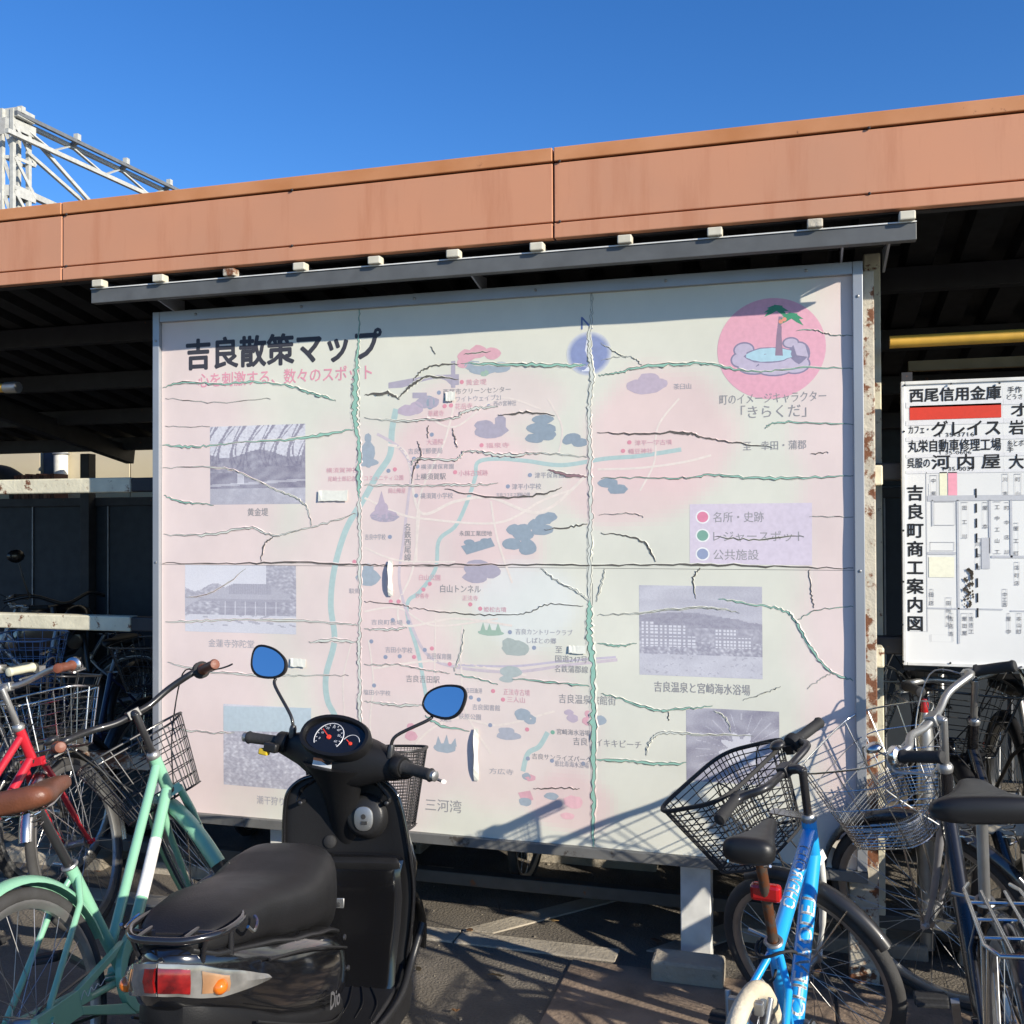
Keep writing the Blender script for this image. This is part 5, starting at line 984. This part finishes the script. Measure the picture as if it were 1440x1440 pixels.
# tail lamp wrapping the pointed tail
clear = mat('clear lamp lens', (.30, .29, .27), .12, .35, spec=.8, coat=1, var=.3, scale=18); redl = mat('dark red lamp lens', (.07, .002, .003), .12, coat=1, spec=.5, var=.4, scale=30, color2=(.28, .008, .008)); orl = mat('orange bulb glass', (.7, .16, .01), .1, coat=1)
plan = [(-.36, 0), (-.345, -.035), (-.32, -.07), (-.285, -.10), (-.245, -.125), (-.205, -.142), (-.17, -.153)]
_o = [(-.395, .0), (-.375, -.035), (-.345, -.07), (-.30, -.105), (-.25, -.132), (-.19, -.152), (-.12, -.168), (-.03, -.183), (.05, -.19)]
zt_ = [.728, .722, .712, .692, .676, .657, .640]; zb2 = [.665, .66, .648, .638, .636, .633, .631]
_z = [.695, .694, .692, .69, .688, .684, .676, .664, .652]
def strip(i0, i1, s, sh, off, name, mt_, parent, zin=0., sub=4):
    P = curve([Vector((x, y*s, 0)) for x, y in plan], sub); n = len(P); m = MB(); lo = int(i0*(n-1)); hi = int(i1*(n-1)); R1 = []
    for k in range(lo, hi+1):
        t = k/sub; a = min(int(t), 5); f = t-a; z1 = zt_[a]*(1-f)+zt_[a+1]*f-zin; z0 = zb2[a]*(1-f)+zb2[a+1]*f+zin; p = P[k]; tg = (P[min(k+1, n-1)]-P[max(k-1, 0)]).normalized(); nn = Vector((tg.y, -tg.x, 0))*s*-1
        if nn.y*s > 0 or (abs(p.y) < .01 and nn.x > 0): nn = -nn
        z1 = max(z1, z0+.004); R1.append([Vector((p.x, p.y, z0))-nn*.02, Vector((p.x, p.y, z0))+nn*off, Vector((p.x, p.y, (z0+z1)/2))+nn*(off+sh), Vector((p.x, p.y, z1))+nn*off, Vector((p.x, p.y, z1))-nn*.02])
    m.loft(R1); return part(m, name, mt_, parent, smooth=35)
tl = strip(0, 1, 1, .006, .004, 'tail_lamp', clear, sct); strip(0, 1, -1, .006, .004, 'tail_lamp', clear, sct)
for s in (1, -1):
    strip(.0, .29 if s > 0 else .14, s, .005, .010, 'brake_lens', redl, tl, .008); m = MB(); m.ball((-.296, -.1*s, .662), .018, 14, (1., .9, .9)); part(m, 'indicator_bulb', orl, tl)
    strip(.35, .56, s, .004, .0085, 'indicator_lens', mat('pale amber lens', (.36, .19, .09), .15, coat=1, spec=.8, var=.3), tl, .01)
# panel seams and small fixings
for s in (1, -1):
    m = MB(); m.tube(curve([(-.16, s*.152, .668), (-.02, s*.176, .64), (.12, s*.186, .60), (.28, s*.18, .545), (.41, s*.146, .50)]), .0032, 6); part(m, 'panel_seam', mt2, body)
    m = MB(); m.tube(curve([(-.2, s*.14, .555), (.0, s*.172, .468), (.2, s*.176, .395), (.36, s*.15, .36)]), .003, 6); part(m, 'panel_seam', mt2, body)
    for x_, y_, z_ in ((.40, .152, .45), (.28, .18, .57)): m = MB(); m.lathe((x_, s*y_, z_), (0, s, 0), [(0, .008), (.004, .007), (.006, .002)], 10); part(m, 'screw', dark_metal, body)
    m = MB(); m.lathe((.815, s*.14-.015, .80), (-1, 0, 0), [(-.05, .007), (.006, .007), (.009, .003)], 10); part(m, 'screw', dark_metal)
# carrier
m = MB(); RK = curve([(-.15, .03, .772), (-.155, .07, .772), (-.19, .1, .772), (-.28, .1, .772), (-.35, .06, .772), (-.365, .0, .772), (-.36, -.06, .772), (-.31, -.11, .772), (-.22, -.115, .772), (-.165, -.085, .772), (-.15, -.04, .772), (-.15, .03, .772)], 5)
m.tube(RK[:-1], .0075, 10, closed=True)
for y in (-.05, .05): m.tube(curve([(-.352, y, .772), (-.3, y, .772), (-.2, y, .768), (-.17, y, .77)]), .006, 8)
for y in (-.09, .09): m.tube([(-.24, y*1.1, .768), (-.24, y*1.1, .70)], .007, 8); m.tube([(-.32, y*.9, .768), (-.30, y*.7, .70)], .0055, 8)
m.tube([(-.3, -.105, .768), (-.3, .1, .768)], .0055, 8); m.box((-.29, 0, .75), (.05, .06, .04)); part(m, 'carrier', mat('black rack tube', (.015, .015, .017), .22, coat=.8))
for s in (-1, 1):
    m = MB(); m.tube(curve([(-.19, s*.13, .768), (-.2, s*.14, .76), (-.23, s*.145, .75), (-.25, s*.14, .765)]), .004, 6); part(m, 'luggage_hook', chrome)
# floor board, leg shield
m = MB(); m.loft([[Vector((x, y, z)) for x, z in ((.40, .17), (.40, .285), (.5, .27), (.78, .27), (.86, .33), (.9, .36), (.94, .2), (.9, .14))] for y in (-.2, -.19, 0, .19, .2)]); part(m, 'floor_board', mt2, bevel=.02)
for s in (-1, 1): m = MB(); m.tube(curve([(.36, s*.2, .28), (.5, s*.215, .262), (.7, s*.22, .262), (.82, s*.225, .32), (.875, s*.25, .42)]), .013, 10); part(m, 'side_trim', mt2)
m = MB()
for i in range(9):
    y = -.17+i*.0425; m.tube(curve([(.52, y*1.05, .270), (.62, y, .272), (.74, y*.7, .2715)]), .0022, 6)
part(m, 'floor_ribs', mt)
# shield: cross sections going up; inner (rider) side x-, outer side x+
def shield_ring(z, w, xc, d, dep, n=26):
    R_ = []
    for i in range(n):
        a = 2*pi*i/n; c_, s_ = cos(a), sin(a); y = w*math.copysign(abs(s_)**.8, s_); R_.append(Vector((xc+c_*d-dep*(abs(y)/w)**2.2, y-.022*max(0, min(1, (.85-z)/.3)), z)))
    return R_
SH = [(.16, .15, .90, .06, .02), (.25, .19, .88, .055, .03), (.33, .19, .885, .045, .04), (.42, .205, .89, .04, .045), (.53, .213, .90, .038, .05), (.62, .21, .90, .036, .05), (.70, .205, .90, .035, .05), (.78, .195, .895, .034, .045), (.83, .18, .89, .032, .04), (.865, .14, .885, .028, .03), (.88, .09, .882, .02, .02)]
m = MB(); m.loft([shield_ring(*s) for s in SH]); part(m, 'leg_shield', mt)
for s in (-1, 1): m = MB(); m.tube(curve([(xc-dep-.012, s*(w-.004)-.022*max(0, min(1, (.85-z)/.3)), z) for z, w, xc, d, dep in SH[1:]], 4), .007, 8); part(m, 'shield_edge_trim', gl)
m = MB(); m.loft([shield_ring(z, w, xc+.05, .07, .13, 26) for z, w, xc in ((.3, .16, .95), (.45, .2, .96), (.6, .215, .96), (.75, .19, .94), (.84, .14, .93), (.88, .07, .92))]); part(m, 'front_apron', gl)
# inner panel, glove pocket front, lock boss
m = MB(); m.loft([shield_ring(z, w, xc, .03, .03) for z, w, xc in ((.24, .15, .76), (.28, .17, .775), (.36, .175, .79), (.45, .185, .80), (.53, .19, .805), (.60, .19, .80), (.635, .2, .812), (.64, .19, .825))]); gp_ = part(m, 'glove_pocket_front', gl)
m = MB(); m.loft([shield_ring(z, w, xc, .022, .02) for z, w, xc in ((.60, .188, .806), (.61, .19, .792), (.63, .19, .788), (.64, .18, .80))]); part(m, 'pocket_lip', mt2, gp_)
m = MB(); m.lathe((.872, -.08, .752), (-1, 0, .12), [(0, .075), (.02, .072), (.045, .06), (.052, .052)], 24); o = part(m, 'lock_boss', mt2)
m = MB(); m.loft([sup(x, w, .752-w*1.25, .752+w*1.25, 20, .8, -.08) for x, w in ((.818, .03), (.811, .03), (.809, .026))]); part(m, 'lock_plate', alloy, o)
m = MB(); m.lathe((.811, -.08, .759), (-1, 0, 0), [(0, .008), (.003, .008)], 12); m.box((.808, -.083, .74), (.004, .018, .01)); part(m, 'keyhole', black_rubber, o)
m = MB(); m.box((.778, .0, .505), (.012, .055, .032)); o = part(m, 'bag_hook_plate', alloy, bevel=.003); m = MB(); m.box((.770, .0, .502), (.012, .03, .012)); part(m, 'bag_hook', black_rubber, o, bevel=.003)
m = MB(); m.lathe((.87, .045, .67), (-1, 0, 0), [(0, .022), (.015, .02), (.02, .01)], 16); part(m, 'hook_knob', black_rubber)
# steering column and head cowl (steered)
ca_ = lambda z: sa+sx_*((z-sa.z)/sx_.z)
m = MB(); m.loft([[ca_(z)+Vector((r*.8*cos(a), r*sin(a), 0)) for a in [2*pi*i/20 for i in range(20)]] for z, r in ((.62, .05), (.7, .052), (.78, .056), (.83, .066), (.88, .085), (.92, .11))]); part(m, 'steering_column', mt, T=TS)
m = MB(); CW = [(-.255, .012, .925, .955), (-.24, .026, .915, .972), (-.2, .036, .905, .985), (-.15, .05, .892, 1.0), (-.1, .068, .872, 1.012), (-.05, .08, .855, 1.02), (0, .084, .85, 1.022), (.05, .08, .855, 1.02), (.1, .068, .872, 1.012), (.15, .05, .892, 1.0), (.2, .036, .905, .985), (.24, .026, .915, .972), (.255, .012, .925, .955)]
m.loft([sup(y, w, a, b, 24, .75, .825, 'y') for y, w, a, b in CW]); cowl = part(m, 'handlebar_cowl', mt, T=TS)
# instrument pod
Pn = Vector((-.80, 0, .60)).normalized(); Pc = Vector((.755, -.005, 1.018)); e1 = Vector((0, 1, 0)); e2 = Pn.cross(e1)
if e2.x < 0: e2 = -e2
def ell(c, a, b, h, n=36): return [c+Pn*h+e1*(a*cos(2*pi*i/n))+e2*(b*math.copysign(abs(sin(2*pi*i/n))**.85, sin(2*pi*i/n))) for i in range(n)]
m = MB(); m.loft([ell(Pc, .09, .05, -.12), ell(Pc, .118, .068, -.04), ell(Pc, .125, .075, -.01), ell(Pc, .122, .07, .006), ell(Pc, .112, .06, .006), ell(Pc, .108, .057, -.012)], cap=True); pod = part(m, 'instrument_pod', mt, cowl, TS)
m = MB(); m.loft([ell(Pc, .1075, .0565, -.010), ell(Pc, .107, .056, -.0085)]); part(m, 'dial_face', mat('dial face', (.01, .01, .012), .25, coat=.6), pod, TS)

wm_ = mat('dial print', (.7, .7, .72), .4)
m = MB(); dc = Pc-Pn*.0075; R_ = .048; cc = dc+e1*.022-e2*.004
ring_ = [cc+e1*(R_*1.05*cos(rad(a)))+e2*(R_*sin(rad(a))) for a in range(-35, 216, 8)]; m.tube(ring_, .0014, 5)
for k in range(13):
    a = rad(-30+240*k/12); d = e1*cos(a)*1.05+e2*sin(a); m.bar(cc+d*(R_*.82), cc+d*(R_*.92), .0018, .0006, Pn)
c3 = dc-e1*.062-e2*.012; m.tube([c3+e1*(.03*cos(rad(a)))+e2*(.03*sin(rad(a))) for a in range(20, 161, 10)], .0009, 5)
part(m, 'dial_marks', wm_, pod, TS)
for i, t_ in enumerate(('0', '10', '20', '30', '40', '50', '60')):
    a = rad(205-230*i/6); d = -e1*cos(a)*1.0+e2*sin(a); c4 = cc+d*(R_*.66); m = MB(); Mx = Matrix((-e1, e2, Pn)).transposed().to_4x4(); add_text(m, t_, Matrix.Translation(c4+Pn*.0006+e1*.004) @ Mx, .011); part(m, 'dial_number', wm_, pod, TS)
m = MB(); m.lathe(cc, Pn, [(0, .008), (.003, .007)], 12); m.bar(cc+Pn*.002, cc+e1*.032+e2*.022+Pn*.002, .003, .001, Pn); m.lathe(c3, Pn, [(0, .006), (.003, .005)], 12); m.bar(c3+Pn*.002, c3+e1*.018+e2*.01+Pn*.002, .0025, .001, Pn); part(m, 'needle', mat('red needle', (.8, .06, .03), .4), pod, TS)
m = MB(); m.box(Vector((.742, .02, .925)), (.002, .07, .036), Matrix.Rotation(rad(12), 3, 'Y')); o = part(m, 'warning_label', decal, cowl, TS); m = MB(); m.box(Vector((.7435, .02, .939)), (.002, .07, .008), Matrix.Rotation(rad(12), 3, 'Y')); part(m, 'label_stripe', mat('orange stripe', (.8, .25, .08), .5), o, TS)
for s in (1, -1):
    d = Vector((-.16, s*.98, -.02)).normalized(); g0 = Vector((.80, s*.235, .955))
    m = MB(); m.lathe(g0-d*.035, d, [(0, .03), (.01, .034), (.03, .034), (.036, .03)], 18); part(m, 'switch_housing', mt, cowl, TS)
    m = MB(); m.lathe(g0, d, [(0, .021), (.004, .023), (.012, .018), (.05, .0175), (.1, .018), (.108, .021), (.114, .018)], 18); gr_ = part(m, 'grip', black_rubber, cowl, TS)
    m = MB(); m.lathe(g0+d*.114, d, [(0, .016), (.012, .016), (.016, .011)], 16); part(m, 'bar_end_weight', alloy, gr_, TS)
    m = MB(); m.tube(curve([g0+Vector((.03, -s*.03, -.01)), g0+Vector((.06, s*.01, -.015)), g0+d*.06+Vector((.062, 0, -.02)), g0+d*.12+Vector((.05, 0, -.022)), g0+d*.135+Vector((.042, 0, -.02))]), [.007]*20+[.006]*4+[.009], 8, flat=.7); part(m, 'brake_lever', alloy if s < 0 else dark_metal, cowl, TS)
    # mirrors
    b0 = Vector((.80, s*.185, .985)); hd = Vector((.845, s*.345, 1.195)) if s > 0 else Vector((.85, s*.325, 1.165))
    m = MB(); m.lathe(b0, (0, 0, 1), [(-.01, .012), (.02, .012), (.03, .009)], 12); m.tube(curve([b0+Vector((0, 0, .02)), b0+Vector((0, s*.015, .06)), b0.lerp(hd, .7)+Vector((0, -s*.0, -.01)), hd+Vector((0, -s*.035, -.05))]), .0055, 10); ms_ = part(m, 'mirror_stalk', dark_metal, sct, TS)
    # face it at the sky behind the rider
    nrm = Vector((-.95, -s*.03, .22)).normalized(); ex = Vector((0, 1, 0)); ex = (ex-nrm*ex.dot(nrm)).normalized(); ez = nrm.cross(ex); ez = ez if ez.z > 0 else -ez
    def mr(a_, b_, h, n=32):
        out = []
        for i in range(n):
            t_ = 2*pi*i/n; u_, v_ = cos(t_), sin(t_); uu = a_*math.copysign(abs(u_)**.82, u_); vv = b_*math.copysign(abs(v_)**.82, v_); uu += s*.012*(v_)*1.2; out.append(hd+ex*uu+ez*(vv*(1+s*.22*u_))+nrm*h)
        return out
    m = MB(); m.loft([mr(.02, .015, -.036), mr(.05, .036, -.03), mr(.068, .05, -.015), mr(.072, .054, .0), mr(.071, .053, .004), mr(.066, .048, .004), mr(.065, .047, .001)]); mi_ = part(m, 'mirror_shell', mt, ms_, TS)
    m = MB(); m.loft([mr(.0645, .0465, .0015), mr(.064, .046, .0025)]); part(m, 'mirror_glass', mat('mirror glass', (.88, .9, .93), .01, 1., var=0), mi_, TS, smooth=None)
m = MB(); m.box(Vector((.765, .262, .922)), (.02, .035, .02)); part(m, 'indicator_switch', yellow_plastic, cowl, TS, bevel=.004)
m = MB(); m.box(Vector((.765, .235, .94)), (.025, .05, .03)); part(m, 'switch_block', mt2, cowl, TS, bevel=.006)
m = MB(); m.tube(curve([(.84, -.1, .9), (.86, -.16, .84), (.9, -.12, .8), (.93, -.05, .82)]), .005, 8); m.tube(curve([(.84, .1, .9), (.87, .15, .84), (.92, .1, .78)]), .005, 8); part(m, 'control_cable', black_rubber, T=TS)
# perforated front basket
pm = mat('black steel mesh', (.03, .03, .032), .5, .4)
o = basket(sct, Matrix.Translation((1.11, 0, .66)) @ Matrix.Rotation(.06, 4, 'Y'), pm, wt=.41, wb=.33, dt=.25, db=.2, h=.26, nv=26, nh=26, wire=.0012, rimr=.0055, name='front_basket', diag=False)
m = MB(); m.loft([sup(z, w, -d, d, 28, .5, 0, 'y') for z, w, d in ((.0, .1, .16), (.003, .1, .16))]);
m = MB(); m.tube([(1.04, -.1, .66), (1.0, -.06, .5)], .008, 8); m.tube([(1.04, .1, .66), (1.0, .06, .5)], .008, 8); part(m, 'basket_bracket', dark_metal, o)
m = MB(); add_text(m, 'Dio', Matrix.Translation((.14, -.1862, .445)) @ Matrix.Rotation(rad(12), 4, 'Y') @ Matrix.Rotation(pi/2, 4, 'X') , .055, .002); part(m, 'maker_lettering', mat('silver lettering', (.5, .5, .52), .3, .8), body)
m = MB(); m.tube([(.3, -.08, .2), (.25, -.15, .02), (.22, -.16, .0)], .01, 8); m.tube([(.3, .08, .2), (.25, .15, .02), (.22, .16, .0)], .01, 8); m.tube([(.25, -.15, .03), (.25, .15, .03)], .01, 8); part(m, 'centre_stand', dark_metal)
